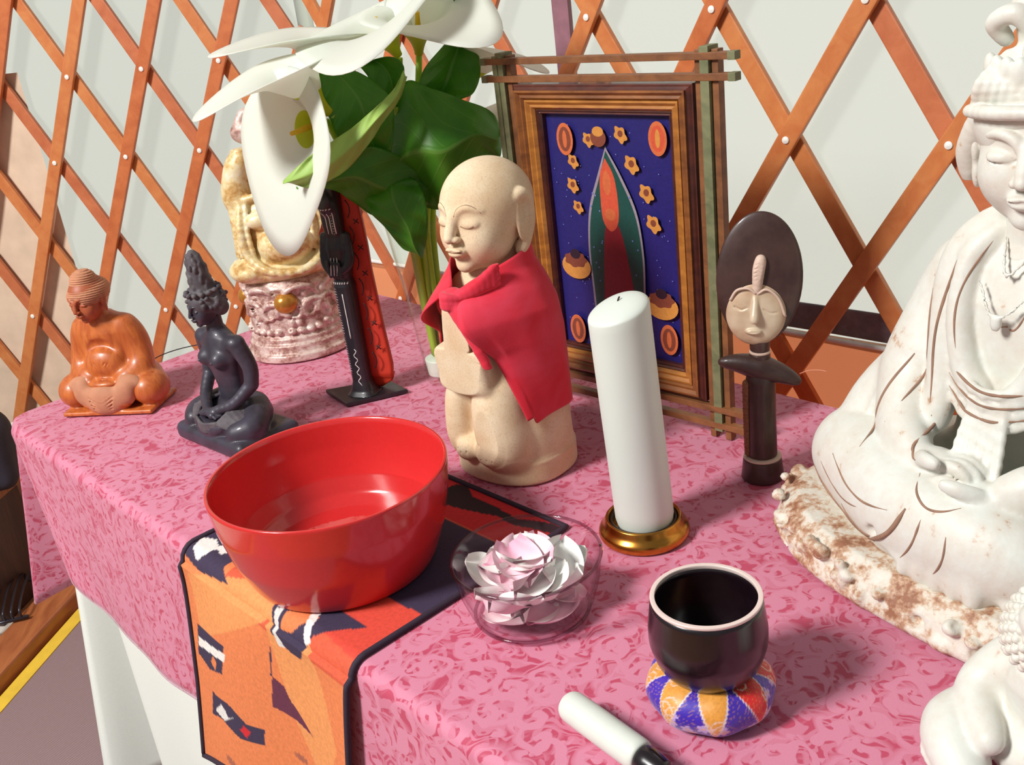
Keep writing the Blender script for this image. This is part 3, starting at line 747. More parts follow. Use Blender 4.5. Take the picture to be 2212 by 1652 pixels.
# black singing bowl on a brocade ring cushion
M_LAC = simple('black_lacquer', (26, 14, 20), .28, sc=90, var=.35, bs=.06, Coat_Weight=.4, Coat_Roughness=.15)
M_RIMW = simple('polished_rim', (236, 214, 206), .3, .15, var=.05)
GX, GY = .1375, .7035
root = thing('ring_cushion', 'purple, gold and red brocade ring cushion under the black gong bowl', 'cushion', (GX, GY, TH + .0012))
nm, nt_ = 260, 120; P = np.zeros((nm, nt_, 3)); C = np.zeros((nm, nt_, 3))
PUR, GLD, RDD, WH2, VIO = [np.array(lin(c)) for c in ((62, 30, 168), (222, 150, 60), (212, 26, 28), (238, 222, 226), (150, 96, 210))]
fl = [(rg.uniform(0, 2 * math.pi), rg.uniform(-.6, 2.4), rg.uniform(.004, .0065)) for _ in range(60)]
for i in range(nm):
    a = 2 * math.pi * i / nm
    puck = 1 + .035 * math.cos(a * 8 + .3)
    for j in range(nt_):
        b = 2 * math.pi * j / nt_; rt, rz = .0225 * puck, .0205 * puck
        ca, sa = math.cos(b), math.sin(b); r = .0325 + rt * ca; z = .0200 + rz * sa
        z = max(z, .0006); P[i, j] = (r * math.cos(a), r * math.sin(a), z)
AA, BBn = np.meshgrid(np.linspace(0, 2 * np.pi, nm, endpoint=False), np.linspace(0, 2 * np.pi, nt_, endpoint=False), indexing='ij')
BB2 = np.where(BBn > np.pi * 1.5, BBn - 2 * np.pi, BBn)                       # -pi/2 .. 3pi/2, 0 is the outer equator
sec = (AA + .55) / (2 * np.pi) * 8; k_ = np.floor(sec).astype(int) % 8; fr_ = sec - np.floor(sec)
tri = np.abs(fr_ - .5) * 2 > (BB2 + .75) / 2.6                                 # pointed patches climbing from the bottom
C[:] = PUR
for kk, cc_ in ((0, RDD), (1, GLD), (2, PUR), (3, RDD), (4, GLD), (5, GLD), (6, GLD), (7, RDD)):
    m = (k_ == kk) & ~tri; C[m] = cc_
seam = np.abs(np.abs(fr_ - .5) * 2 - (BB2 + .75) / 2.6) < .035; C[seam & (BB2 < 1.8)] = WH2 * .8
for (fa, fb, fr2) in fl:
    da = ((AA - fa + np.pi) % (2 * np.pi) - np.pi) * .052; db = (BB2 - fb) * .0215; rr2 = np.hypot(da, db); an = np.arctan2(db, da)
    pet = rr2 < fr2 * (.55 + .45 * np.abs(np.cos(an * 2.5)))
    onp = (C == PUR).all(-1); C[pet & onp] = VIO * .6 + WH2 * .4; C[(rr2 < fr2 * .25)] = GLD * .7 + WH2 * .3
    line_ = (np.abs(rr2 - fr2 * 1.25) < .0006) & ~onp; C[line_] = WH2 * .5 + GLD * .5
gl_ = np.sin(AA * 60 + 6 * np.sin(BB2 * 5)) * np.sin(BB2 * 17 + 3 * np.sin(AA * 13)) > .62; C[gl_] = C[gl_] * .55 + GLD * .35
me = grid('cushion_body', P, True); 
I = np.arange(nm * nt_).reshape(nm, nt_); me = mesh('cushion_body', P.reshape(-1, 3), [(I[i, j], I[(i + 1) % nm, j], I[(i + 1) % nm, (j + 1) % nt_], I[i, (j + 1) % nt_]) for i in range(nm) for j in range(nt_)], cols=C.reshape(-1, 3))
link('cushion_body', me, vcol('brocade', .45, 0, 300, .3, .0005, .12, Sheen_Weight=.3), root)
root = thing('singing_bowl', 'black metal singing bowl with a pale polished rim on the brocade cushion', 'singing bowl', (GX, GY, TH + .0285))
prof = [(.0001, .0), (.020, .0012), (.034, .008), (.0445, .022), (.0498, .040), (.0500, .055), (.0475, .074), (.0462, .0835)]
inn_ = [(.0425, .0835), (.0440, .073), (.0462, .055), (.0455, .040), (.0405, .024), (.031, .012), (.018, .006), (.0001, .005)]
link('bowl_body', lathe('bowl_body', rnd(prof, .004, 5) + inn_, 160), M_LAC, root)
link('rim', lathe('rim', rnd([(.0460, .0815), (.0466, .0836), (.0464, .0852), (.0424, .0852), (.0422, .0836), (.0426, .0815)], .0006, 3), 160, False), M_RIMW, root)

# padded striker
M_PAD = simple('white_leather', (214, 218, 208), .55, sc=80, var=.04)
a0, a1 = np.array([.0125, .708]), np.array([.068, .630]); d_ = (a1 - a0) / np.linalg.norm(a1 - a0)
root = thing('gong_striker', 'white padded striker stick with a black collar lying on the cloth', 'striker', (a0[0], a0[1], TH + .0012), math.degrees(math.atan2(d_[1], d_[0])))
def rod(name, prof, mat):
    me = lathe(name, prof, 48, True, True); me.transform(Matrix.Rotation(math.pi / 2, 4, 'Y')); me.transform(Matrix.Translation((0, 0, .0145))); return link(name, me, mat, root)
rod('pad', rnd([(.0002, .000), (.0105, .000), (.0138, .006), (.0142, .030), (.0140, .088), (.0125, .092), (.0002, .0925)], .005, 5), M_PAD)
rod('collar', rnd([(.0002, .0925), (.0118, .0925), (.0124, .100), (.0105, .116), (.0085, .118), (.0002, .118)], .002, 4), M_LAC)
rod('handle', rnd([(.0002, .118), (.0075, .118), (.0068, .26), (.0002, .262)], .003, 4), wood('dark_wood_handle', (74, 38, 26), (50, 26, 20), .4))
# ================================================================ framed picture
FX, FY, FYAW = .159, 1.3185, -45.9
root = thing('picture_frame', 'wooden frame with crossed green and brown slats around a dark blue printed picture', 'framed picture', (FX, FY, TH + .0012), FYAW)
PW, PH, MS = .206, .325, .090
M_GILT = wood('gilt_brown', (150, 92, 42), (104, 58, 26), .38, (20, 20, 60), .3); M_GILT2 = wood('gold_moulding', (186, 124, 52), (140, 84, 34), .35, (20, 20, 60), .3)
M_DKR = wood('dark_red_wood', (92, 40, 26), (60, 24, 18), .4, (30, 30, 60), .3)
M_BRN = wood('slat_brown', (140, 90, 52), (104, 64, 38), .5, (30, 30, 50)); M_GRN = wood('slat_green', (128, 128, 92), (94, 100, 68), .6, (30, 30, 50))
x0, x1, z0, z1 = -PW / 2, PW / 2, MS, MS + PH
def ring(name, d0, d1, y0, y1, mat):
    """mitred moulding ring between distances d0 (inner) and d1 (outer) from the picture; y0/y1 front depth at inner and outer edge"""
    V = []; F = []
    for d, y in ((d0, .004), (d0, y0), (d0 + (d1 - d0) * .25, (y0 + y1) / 2 - .0012), (d0 + (d1 - d0) * .5, (y0 + y1) / 2), (d0 + (d1 - d0) * .8, y1 - .0005), (d1, y1), (d1, .004)):
        V += [(x0 - d, y, z0 - d), (x1 + d, y, z0 - d), (x1 + d, y, z1 + d), (x0 - d, y, z1 + d)]
    for k in range(6):
        for i in range(4): F.append((k * 4 + i, k * 4 + (i + 1) % 4, (k + 1) * 4 + (i + 1) % 4, (k + 1) * 4 + i))
    o = link(name, mesh(name, V, F), mat, root, False); return o
ring('inner_moulding', 0, .007, -.004, -.008, M_DKR)
ring('gold_moulding', .007, .020, -.009, -.015, M_GILT2)
ring('outer_moulding', .020, .033, -.013, -.020, M_GILT)
ring('frame_edge', .033, .040, -.017, -.012, M_DKR)
link('backing_board', boxes('backing_board', [(0, .0055, (z0 + z1) / 2, PW + .07, .003, PH + .07)], .0), M_BRN, root, False)
# crossed slats: two per side
w_ = .0085
for sx in (-1, 1):
    for k, (d, m) in enumerate(((.047, M_BRN), (.0585, M_GRN), (.070, M_BRN) if sx > 0 else (.066, M_GRN))):
        wd = w_ if m is M_BRN else .012
        zt = z1 + (.081 if k == 1 else .077); zb = .0 if m is M_BRN else .012
        link('upright_slat', boxes('upright_slat', [(sx * (PW / 2 + d), -.004, (zb + zt) / 2, wd, .012 if m is M_BRN else .022, zt - zb)], .001), m, root, False)
for d in (.047, .070):
    for z in (z1 + d, z0 - d):
        link('cross_slat', boxes('cross_slat', [(.003, -.010, z, PW + .184, .011, .0085)], .001), M_BRN, root, False)
for sx in (-1, 1):
    for d in (.047, .070):
        for zz in (z0 - d, z1 + d):
            link('slat_end', boxes('slat_end', [(sx * (PW / 2 + .092) + .003, -.010, zz, .010, .0125, .0095)], .001), M_GRN if zz > .2 else M_BRN, root, False)
# the picture itself: plain flat shapes among gold blossoms on a dotted blue ground
PC = {'blue': (34, 30, 104), 'gold': (206, 140, 66), 'green': (22, 74, 66), 'red': (136, 26, 36), 'flesh': (206, 106, 62), 'salmon': (206, 84, 56), 'edge': (150, 138, 150), 'star': (120, 130, 200), 'dark': (44, 26, 40), 'umber': (128, 66, 48)}
PN = list(PC); PM_ = [simple('print_' + k, v, .42, sc=220, var=.16) for k, v in PC.items()]
V, F, MI = [], [], []; lay = [0]
def poly(pts, m, mir=False):
    lay[0] += 1; y = .0025 - .00004 * lay[0]; i = len(V)
    for (px, pz) in pts: V.append((x0 + px * PW, y, z1 - pz * PH))
    F.append(tuple(range(i, i + len(pts)))); MI.append(PN.index(m))
def oval(cx, cz, rx, rz, m, n=24, rot=0.0, lobes=0, amp=0.0):
    P_ = []
    for k in range(n * (3 if lobes else 1)):
        a = 2 * math.pi * k / (n * (3 if lobes else 1)); q = 1 + amp * math.cos(lobes * a); X, Z = rx * q * math.cos(a), rz * q * math.sin(a)
        P_.append((cx + X * math.cos(rot) - Z * math.sin(rot), cz + (X * math.sin(rot) + Z * math.cos(rot)) * 1.0))
    poly(P_, m)
poly([(0, 0), (1, 0), (1, 1), (0, 1)], 'blue')
rg = random.Random(11)
for _ in range(90):
    a, b = rg.uniform(.04, .96), rg.uniform(.03, .97); oval(a, b, .004, .0026, 'star', 6)
# plain nested leaf shapes in the middle
def shape(pts, m): poly([(p[0], p[1]) for p in catmull(np.array(pts + [pts[0]]), 6)[:-1]], m)
shape([(.49, .125), (.60, .24), (.70, .38), (.735, .54), (.73, .70), (.70, .90), (.50, .92), (.32, .90), (.29, .70), (.285, .54), (.32, .38), (.41, .24)], 'edge')
shape([(.49, .14), (.587, .25), (.685, .39), (.72, .54), (.715, .70), (.685, .89), (.50, .91), (.335, .89), (.305, .70), (.30, .54), (.335, .39), (.423, .25)], 'green')
shape([(.49, .40), (.56, .46), (.61, .60), (.65, .78), (.66, .89), (.50, .905), (.38, .89), (.39, .74), (.41, .58), (.44, .46)], 'red')
shape([(.48, .17), (.54, .24), (.56, .34), (.55, .43), (.49, .47), (.43, .43), (.42, .34), (.43, .24)], 'salmon')
oval(.48, .27, .032, .050, 'flesh', 18); oval(.49, .40, .045, .026, 'flesh', 18)
for _ in range(46):
    a, b = rg.uniform(.33, .70), rg.uniform(.3, .82)
    if .41 < a < .64 and b > .3: continue
    oval(a, b, .006, .004, 'star', 6)
for (a, b, r) in ((.36, .10, .042), (.62, .075, .048), (.22, .19, .042), (.69, .19, .052), (.20, .29, .045), (.79, .30, .052), (.23, .38, .040), (.83, .42, .052)):
    oval(a, b, r, r * .62, 'gold', 12, .3, 5, .16); oval(a, b - .004, r * .42, r * .28, 'umber', 12)
oval(.445, .09, .062, .036, 'umber'); oval(.445, .065, .045, .020, 'gold')
for (a, b) in ((.90, .085), (.17, .10), (.13, .93), (.90, .90)):
    oval(a, b, .068, .066, 'flesh'); oval(a, b, .050, .050, 'umber' if b > .5 or a < .5 else 'salmon'); oval(a, b, .018, .036, 'gold' if a > .5 and b < .5 else 'flesh', 14)
for (a, b) in ((.17, .64), (.86, .76)):
    oval(a, b, .125, .056, 'gold'); oval(a, b - .030, .095, .034, 'umber', 24, 0, 7, .08); oval(a, b - .055, .045, .022, 'dark', 16)
me = mesh('picture_print', V, F)
for m in PM_: me.materials.append(m)
me.polygons.foreach_set('material_index', MI); o = link('picture_print', me, None, root, False)
# ================================================================ stone figure with the red cape
t = NT('pale_stone'); n1 = t.noise(t.coord(), 420, 4, .7); n2 = t.noise(t.coord(), 22, 3)
cc = t.mix(t.ramp(n2.outputs[0], [(.35, (0, 0, 0)), (.7, (1, 1, 1))]), lin((226, 206, 174)), lin((212, 182, 144))); cc = t.mix(t.ramp(n1.outputs[0], [(.5, (0, 0, 0)), (.78, (.55, .55, .55))]), cc, lin((176, 132, 94)))
M_STONE = t.done(cc, .8, bump=n1.outputs[0], bs=.2, bd=.0006)
M_LINE = simple('incised_brown', (160, 128, 102), .9)
JX, JY, JR = -.004, 1.205, -42
root = thing('stone_monk_statue', 'bald pale stone monk statue with closed eyes wearing a red tied cape', 'statue', (JX, JY, TH + .0012), JR)
S = Clay((-.085, -.085, 0), (.085, .085, .295), .0017)
S.col([0, .004, .034], [.076, .078, .078], [.066, .068, .068], cy=0, pw=2.4, k=.002)
S.col([.030, .036, .10, .20, .235, .258, .272], [.0765, .0765, .0755, .0740, .0690, .054, .034], [.0665, .0665, .064, .060, .056, .044, .034], pw=2.3, k=.004)
S.col([.25, .275, .30], [.036, .032, .034], [.036, .034, .036], k=.012)
# engraved line round the base
for q in range(60):
    a0_, a1_ = 2 * math.pi * q / 60, 2 * math.pi * (q + 1) / 60
    f = lambda a: (math.copysign(abs(math.cos(a)) ** (2 / 2.4), math.cos(a)) * .0785, math.copysign(abs(math.sin(a)) ** (2 / 2.4), math.sin(a)) * .0685, .0335)
    S.cap(f(a0_), f(a1_), .0016, k=.001, op='sub')
# hanging robe front: recess between the two sleeves, feet below
S.box((-.012, -.074, .085), (.018, .018, .052), (0, 0, 8), rd=.010, k=.008, op='sub')
S.tube([(-.040, -.050, .12), (-.042, -.054, .08), (-.044, -.050, .045)], [.014, .014, .016], k=.012)
S.tube([(.022, -.052, .125), (.026, -.054, .085), (.030, -.052, .05)], [.022, .024, .026], k=.018)
S.ell((-.020, -.063, .044), (.020, .020, .016), k=.006); S.ell((.018, -.064, .046), (.024, .021, .019), k=.006)
for x in (-.030, -.022, -.014, .004, .013, .022, .031): S.cap((x, -.086, .040), (x * .95, -.074, .053), .0011, k=.001, op='sub')
S.tube([(-.002, -.083, .046), (.008, -.082, .060), (.024, -.080, .062), (.040, -.070, .046)], .0014, k=.001, op='sub')
# sleeves and hands held in front
S.box((-.004, -.062, .160), (.040, .022, .030), (8, 0, 0), rd=.010, k=.006)
S.ell((-.006, -.074, .142), (.034, .016, .014), k=.008)
S.box((-.006, -.070, .205), (.0155, .017, .036), (-6, 0, -6), rd=.007, k=.003)
S.box((.006, -.078, .212), (.009, .012, .026), (-10, 0, 30), rd=.005, k=.002)
for seg in (((-.046, -.082, .182), (-.01, -.0905, .172), (.036, -.083, .176)), ((.034, -.085, .170), (.0, -.091, .156), (-.034, -.087, .142)), ((.040, -.060, .196), (.042, -.080, .17), (.030, -.088, .142))):
    S.tube(seg, .0012, k=.001, op='sub')
S.cut(.0)
link('body', S.mesh('body'), M_STONE, root)
H = .132
S = Clay((-.062, -.080, -.075), (.062, .075, .075), .00115)
face(S, (0, 0, 0), H, ears=False, jaw=1.12, brow=.35)
S.ell((0, .008, .012), (.0505, .0600, .0530), k=.01)
for sx in (-1, 1):
    S.tube([(sx * .0475, .004, .022), (sx * .0505, .012, .027), (sx * .0510, .022, .018), (sx * .0500, .025, -.006), (sx * .0470, .018, -.030), (sx * .044, .010, -.042)], [.0035, .004, .0045, .005, .005, .0045], k=.006)
    S.ell((sx * .0515, .010, -.006), (.003, .010, .024), k=.004); S.ell((sx * .0535, .009, .006), (.002, .004, .012), k=.002, op='sub')
lines = []
for sx in (-1, 1):
    for pts in ([(sx * .006, .010), (sx * .010, .019), (sx * .020, .0235), (sx * .029, .020), (sx * .034, .013)], [(sx * .010, -.0015), (sx * .017, -.0035), (sx * .023, -.0030), (sx * .028, -.001)]):
        w_ = .0005 if pts[0][1] > 0 else .0009
        if sx < 0: pts = [(x, z) for x, z in pts if x < .024]
        lines.append(tube('line', [S.snap((x, -.075, z), (0, 1, 0), .08) for x, z in pts], w_, 6, 5))
for pts in ([(-.009, -.0325), (-.005, -.0312), (0, -.0322), (.005, -.0312), (.011, -.0325)], [(-.008, -.0372), (0, -.0385), (.008, -.0372)], [(-.0085, -.0185), (-.005, -.0200), (0, -.0195), (.005, -.0200), (.0085, -.0185)]):
    lines.append(tube('line', [S.snap((x, -.080, z), (0, 1, 0), .08) for x, z in pts], .0008, 6, 5))
hd = link('head', S.mesh('head'), M_STONE, root); hd.location = (0, -.006, .3345); hd.rotation_euler = (math.radians(-2), 0, math.radians(-2))
ln = link('incised_lines', join('incised_lines', lines), M_LINE, hd)
# cape: a kerchief tied in front, open below the knot
t = NT('red_cotton'); c = t.coord(); n1 = t.noise(c, 700, 2); n2 = t.noise(c, 14, 3, .6, .5)
M_CAPE = t.done(t.mix(t.ramp(n2.outputs[0], [(.4, (0, 0, 0)), (.75, (1, 1, 1))]), lin((216, 14, 44)), lin((222, 58, 84))), .8, bump=n1.outputs[0], bs=.3, bd=.0005, Sheen_Weight=.2)
cape = thing('cape', 'red cotton cape tied around the shoulders of the stone monk statue', 'cape', (JX, JY, TH + .0012), JR)
nz_, np_ = 60, 150; P = np.zeros((np_, nz_, 3))
zt = np.linspace(0, 1, nz_)
for i in range(np_):
    s_ = i / (np_ - 1)
    for j in range(nz_):
        v = zt[j]
        hem = .083 + .012 * math.sin(s_ * 9) if s_ < .62 else .083 + (s_ - .62) / .38 * .055
        phi0 = 6 + 46 * v ** .85; phi1 = 360 - (6 + 42 * v ** .75)
        ph = phi0 + (phi1 - phi0) * s_
        top = .262 + .040 * math.sin(math.pi * s_) ** .6
        hem2 = hem + (.010 if s_ < .03 else 0)
        z = top + (hem2 - top) * v
        shoulder = np.interp(z, [.08, .12, .19, .225, .250, .275, .305], [.0835, .0835, .0815, .0765, .0665, .053, .0465])
        fold = .0028 * math.sin(s_ * 31 + v * 2) * v + .0016 * math.sin(s_ * 67) * v * (1 - v)
        fr_ = .010 * math.exp(-min(s_, 1 - s_) * 16) * math.sin(min(1, v * 2) * math.pi)            # bunching near the knot
        fr_ += .020 * math.exp(-min(s_, 1 - s_) * 14) * math.exp(-((v - .18) / .22) ** 2)
        a = math.radians(-90 + ph); rx = shoulder + fold + fr_; ry = rx * .885 + fr_ * .5 + .004
        P[i, j] = (rx * math.cos(a), ry * math.sin(a), z)
o = link('cape_cloth', grid('cape_cloth', P), M_CAPE, cape); mod(o, 'SOLIDIFY', thickness=.0018, offset=1)
S = Clay((-.05, -.115, .17), (.07, -.03, .29), .0013)
S.ell((.002, -.078, .252), (.016, .013, .014), (0, 10, 0), k=.004)
for a_ in (-.6, -.1, .5): S.tube([(-.012, -.083 + a_ * .002, .252 + a_ * .012), (.002, -.094, .254 + a_ * .010), (.016, -.084, .250 + a_ * .012)], [.003, .005, .003], k=.0025)
for k in range(6):
    S.tube([(.006, -.086, .250 - k * .002), (.020 + k * .002, -.086 - .000 * k, .236 - k * .006), (.032 + k * .004, -.078, .205 - k * .012)], [.0060, .0055, .0030], k=.003)
for k in range(5):
    S.tube([(.010, -.082, .254 + k * .001), (.030, -.068, .262 + k * .002), (.046, -.046, .266 + k * .006)], [.005, .005, .003], k=.003)
    S.tube([(-.006, -.082, .254 - k * .001), (-.026, -.072, .254 - k * .004), (-.044, -.054, .250 - k * .008)], [.005, .0055, .003], k=.003)
link('knot', S.mesh('knot'), M_CAPE, cape)
# ================================================================ carved wooden Buddha
t = NT('carved_wood'); n = t.noise(t.coord('Object', (40, 40, 8)), 2.2, 4, .6, .8)
M_TEAK = t.done(t.mix(t.ramp(n.outputs[0], [(.3, (0, 0, 0)), (.7, (1, 1, 1))]), lin((206, 116, 54)), lin((168, 78, 34))), .42, bump=n.outputs[0], bs=.12, Coat_Weight=.25, Coat_Roughness=.2)
M_TEAKD = simple('dusty_wood', (196, 134, 100), .75, sc=60, var=.18, bs=.3)
M_TEAKF = simple('face_wood', (176, 92, 56), .5, sc=70, var=.2)
root = thing('wooden_buddha', 'small orange-brown carved wooden Buddha seated cross-legged at the left table corner', 'statue', (-.652, 1.596, TH + .0012), -12)
S = Clay((-.105, -.075, 0), (.105, .075, .185), .0016)
S.box((0, -.006, .004), (.080, .046, .004), rd=.003, k=.002)
S.ell((0, .012, .030), (.080, .045, .026), k=.01)
for sx in (-1, 1):
    S.ell((sx * .066, -.012, .033), (.030, .034, .029), k=.006)
    S.ell((sx * .045, .008, .045), (.030, .036, .028), k=.012)
S.ell((0, -.040, .020), (.046, .018, .014), k=.006)
S.col([.03, .06, .10, .130, .148, .160], [.050, .048, .048, .046, .038, .020], [.036, .032, .031, .030, .026, .018], cx=0, cy=[.014, .012, .008, .008, .008, .006], k=.012)
for sx in (-1, 1):
    S.tube([(sx * .036, .010, .136), (sx * .048, .012, .100), (sx * .052, -.002, .066), (sx * .028, -.030, .052)], [.017, .015, .013, .010], k=.014)
S.ell((0, -.036, .052), (.026, .014, .007), k=.004)
S.ell((0, -.022, .100), (.030, .010, .022), k=.006, op='sub'); S.ell((0, -.016, .080), (.034, .020, .026), k=.010)
S.col([.145, .175], [.017, .015], [.017, .015], cy=.002, k=.008)
for k in range(8):
    S.tube([(-.022 + k * .001, -.057, .040 - k * .004), (0, -.061, .033 - k * .0045), (.022 - k * .001, -.057, .040 - k * .004)], .0012, k=.001, op='sub')
for k in range(5):
    r = .010 + k * .006; S.tube([(-r, -.034 + .1 * r, .086), (0, -.039, .084 - r * .95), (r, -.034 + .1 * r, .086)], .0009, k=.001, op='sub')
S.tube([(.030, -.040, .066), (.040, -.046, .052), (.060, -.040, .062), (.080, -.012, .058)], .0013, k=.001, op='sub')
for x in (-.03, -.018, -.006, .006, .018, .03): S.cap((x, -.032, .145), (x * 1.1, -.032, .105), .0010, k=.001, op='sub')
S.cut(.0)
link('body', S.mesh('body'), M_TEAK, root)
S = Clay((-.075, -.075, -.005), (.075, .0, .085), .0014)   # folded robe over the lap
S.ell((0, -.046, .026), (.036, .014, .026), k=.004)
for sx in (-1, 1):
    S.ell((sx * .036, -.040, .036), (.018, .013, .024), (0, sx * 14, 0), k=.008); S.ell((sx * .046, -.030, .052), (.024, .014, .012), (0, sx * 20, 0), k=.006)
for k in range(6): S.tube([(-.024 + k * .002, -.056, .042 - k * .0065), (0, -.0615, .031 - k * .0062), (.024 - k * .002, -.056, .042 - k * .0065)], .0012, k=.0012, op='sub')
S.cut(.0)
link('robe_folds', S.mesh('robe_folds'), M_TEAKD, root)
def small_head(parent, loc, H, rot, mskin, v=.0011, **kw):
    S = Clay((-.55 * H, -.62 * H, -.6 * H), (.55 * H, .6 * H, .6 * H), v); face(S, (0, 0, 0), H, **kw)
    o = link('head', S.mesh('head'), mskin, parent); o.location = loc; o.rotation_euler = [math.radians(x) for x in rot]; return o
H = .074
hd = small_head(root, (-.001, -.010, .190), H, (10, 0, -14), M_TEAKF)
S = Clay((-.036, -.036, -.012), (.036, .040, .062), .0010)
S.ell((0, .004, .008), (.0275, .0325, .026), k=.003); S.ell((0, .004, .034), (.0175, .0185, .0165), k=.008)
S.ell((0, -.038, -.016), (.024, .020, .036), k=.003, op='sub'); S.box((0, 0, -.02), (.05, .05, .014), k=.002, op='sub')
S.disp((-.036, -.036, -.012), (.036, .040, .062), lambda X, Y, Z: .0008 * np.sin((Z + .25 * Y) * 1700))
hr = link('hair', S.mesh('hair'), M_TEAKD, hd); hr.scale = (1.12, 1.12, .92)

# ================================================================ dark seated figure
M_IRON = simple('dark_bronze', (66, 62, 76), .5, .1, sc=35, var=.35, bs=.2, col2=(48, 42, 50), Coat_Weight=.15)
M_IRONM = simple('matt_dark_bronze', (98, 92, 94), .7, .0, sc=55, var=.3, bs=.5, col2=(62, 54, 62))
bx = AB(-1.325, .602); root = thing('dark_seated_figure', 'dark slate-coloured seated female figure with a tall topknot on a slab base', 'statue', (bx[0], bx[1], TH + .0012), -45)
S = Clay((-.10, -.07, 0), (.10, .075, .225), .0016)
S.box((0, .0, .014), (.088, .054, .0140), rd=.011, k=.003)
S.ell((0, .010, .040), (.064, .042, .022), k=.008)
for sx in (-1, 1):
    S.tube([(sx * .030, .020, .050), (sx * .068, -.012, .038), (sx * .055, -.034, .034)], [.022, .017, .014], k=.006)
    S.tube([(sx * .062, -.018, .034), (sx * .0, -.040, .032), (-sx * .030, -.040, .040)], [.014, .011, .008], k=.004)
S.col([.035, .060, .085, .105, .130, .150, .163, .174], [.038, .032, .0275, .030, .037, .040, .030, .012], [.026, .022, .019, .020, .022, .020, .017, .012], cy=[.016, .014, .010, .008, .004, .006, .006, .006], k=.008)
for sx in (-1, 1):
    S.ell((sx * .016, -.012, .132), (.0125, .0125, .0125), k=.007); S.cap((sx * .016, -.023, .131), (sx * .016, -.0255, .131), .0018, k=.001)
    S.ell((sx * .039, .006, .156), (.014, .014, .012), k=.008)
    S.tube([(sx * .043, .006, .154), (sx * .054, .012, .120), (sx * .055, .008, .094)], [.0125, .0105, .0095], k=.003)
    S.tube([(sx * .055, .008, .094), (sx * .038, -.016, .070), (sx * .008, -.034, .058)], [.0095, .0080, .0070], k=.003)
    S.tube([(sx * .010, -.034, .058), (-sx * .012, -.041, .055)], [.007, .0055], k=.002)
    for f in range(4): S.tube([(-sx * .006, -.040 + f * .003, .056), (-sx * .022, -.042 + f * .004, .053)], .0024, k=.001)
S.col([.160, .195], [.0125, .0115], [.0125, .0115], cy=.004, k=.006)
S.ell((0, -.017, .080), (.003, .004, .004), k=.002, op='sub')
S.cut(.0); link('body', S.mesh('body'), M_IRON, root)
S = Clay((-.095, -.065, .02), (.095, .07, .085), .0013)      # ribbed skirt cloth over the legs
for sx in (-1, 1):
    for k in range(9):
        a = k / 8; S.tube([(sx * (.022 + a * .040), .016 - a * .002, .066 - a * .010), (sx * (.034 + a * .034), -.022 - a * .004, .061 - a * .014), (sx * (.026 + a * .030), -.046 + a * .010, .046 - a * .008)], .0028, k=.0012)
for k in range(4): S.tube([(-.026, -.046, .048 - k * .004), (0, -.052, .044 - k * .004), (.026, -.046, .048 - k * .004)], .0026, k=.001)
link('skirt', S.mesh('skirt'), M_IRONM, root)
hd = small_head(root, (0, -.004, .2085), .054, (6, 0, -8), M_IRON, ears=False)
S = Clay((-.036, -.036, -.020), (.036, .040, .092), .0010)
S.ell((0, .006, .008), (.0255, .0275, .022), k=.003); S.ell((0, -.034, -.014), (.018, .020, .027), k=.003, op='sub')
rg = random.Random(2)
for k in range(70):
    a = rg.uniform(0, 2 * math.pi); b = rg.uniform(-.5, 1.2); p_ = (math.cos(a) * math.cos(b) * .0262, .006 + math.sin(a) * math.cos(b) * .0282, .008 + math.sin(b) * .0225)
    if p_[1] < -.012 and p_[2] < .014: continue
    S.ell(p_, (.0034, .0034, .0032), k=.0015)
for k in range(14):
    a = k / 14 * 2 * math.pi; S.ell((math.cos(a) * .0225, .004 + math.sin(a) * .0235, .024), (.0040, .0040, .0038), k=.0015)
S.col([.022, .040, .060, .074, .082], [.0165, .0155, .0130, .0100, .004], [.0165, .0155, .0130, .0100, .004], cx=[0, 0, -.001, -.001, -.001], cy=[.006, .006, .007, .008, .008], k=.004)
for k in range(60):
    a = rg.uniform(0, 6.28); z = rg.uniform(.028, .076); r = np.interp(z, [.022, .06, .08], [.0160, .0125, .005])
    S.ell((math.cos(a) * r, .006 + math.sin(a) * r, z), (.0026, .0026, .0048), (0, 0, 0), k=.0018)
for sx in (-1, 1): S.ell((sx * .022, .014, -.002), (.007, .012, .012), k=.005)
link('hair', S.mesh('hair'), M_IRONM, hd)

# ================================================================ painted upright carving on a diamond plate
M_BLKW = simple('black_painted_wood', (38, 34, 40), .4, sc=50, var=.3, Coat_Weight=.2); M_ORW = simple('orange_red_paint', (198, 58, 26), .6, sc=24, var=.22, col2=(180, 40, 26))
M_WHP = simple('white_paint', (225, 222, 218), .6); M_DKP = simple('dark_paint', (44, 16, 18), .6)
root = thing('painted_carving', 'tall black and orange-red painted wooden carving standing on a dark diamond plate', 'carving', (-.230, 1.500, TH + .0012), -22)
V = [(-.074, -.004, 0), (-.010, -.052, 0), (.068, .008, 0), (.012, .046, 0)]
pl = mesh('base_plate', V + [(x, y, .007) for x, y, z in V], [(3, 2, 1, 0), (4, 5, 6, 7), (0, 1, 5, 4), (1, 2, 6, 5), (2, 3, 7, 6), (3, 0, 4, 7)])
o = link('base_plate', pl, M_BLKW, root, False); mod(o, 'BEVEL', width=.0015, segments=2)
S = Clay((-.045, -.040, .004), (.045, .040, .36), .0016)
S.col([.006, .014, .030, .12, .185, .197, .215, .245, .262, .28, .34, .352], [.026, .019, .014, .0145, .0155, .013, .0165, .0170, .0135, .0150, .0165, .010], [.024, .017, .013, .0135, .0145, .012, .0155, .0160, .0125, .0140, .0150, .010], cy=-.008, pw=3.2, k=.001)
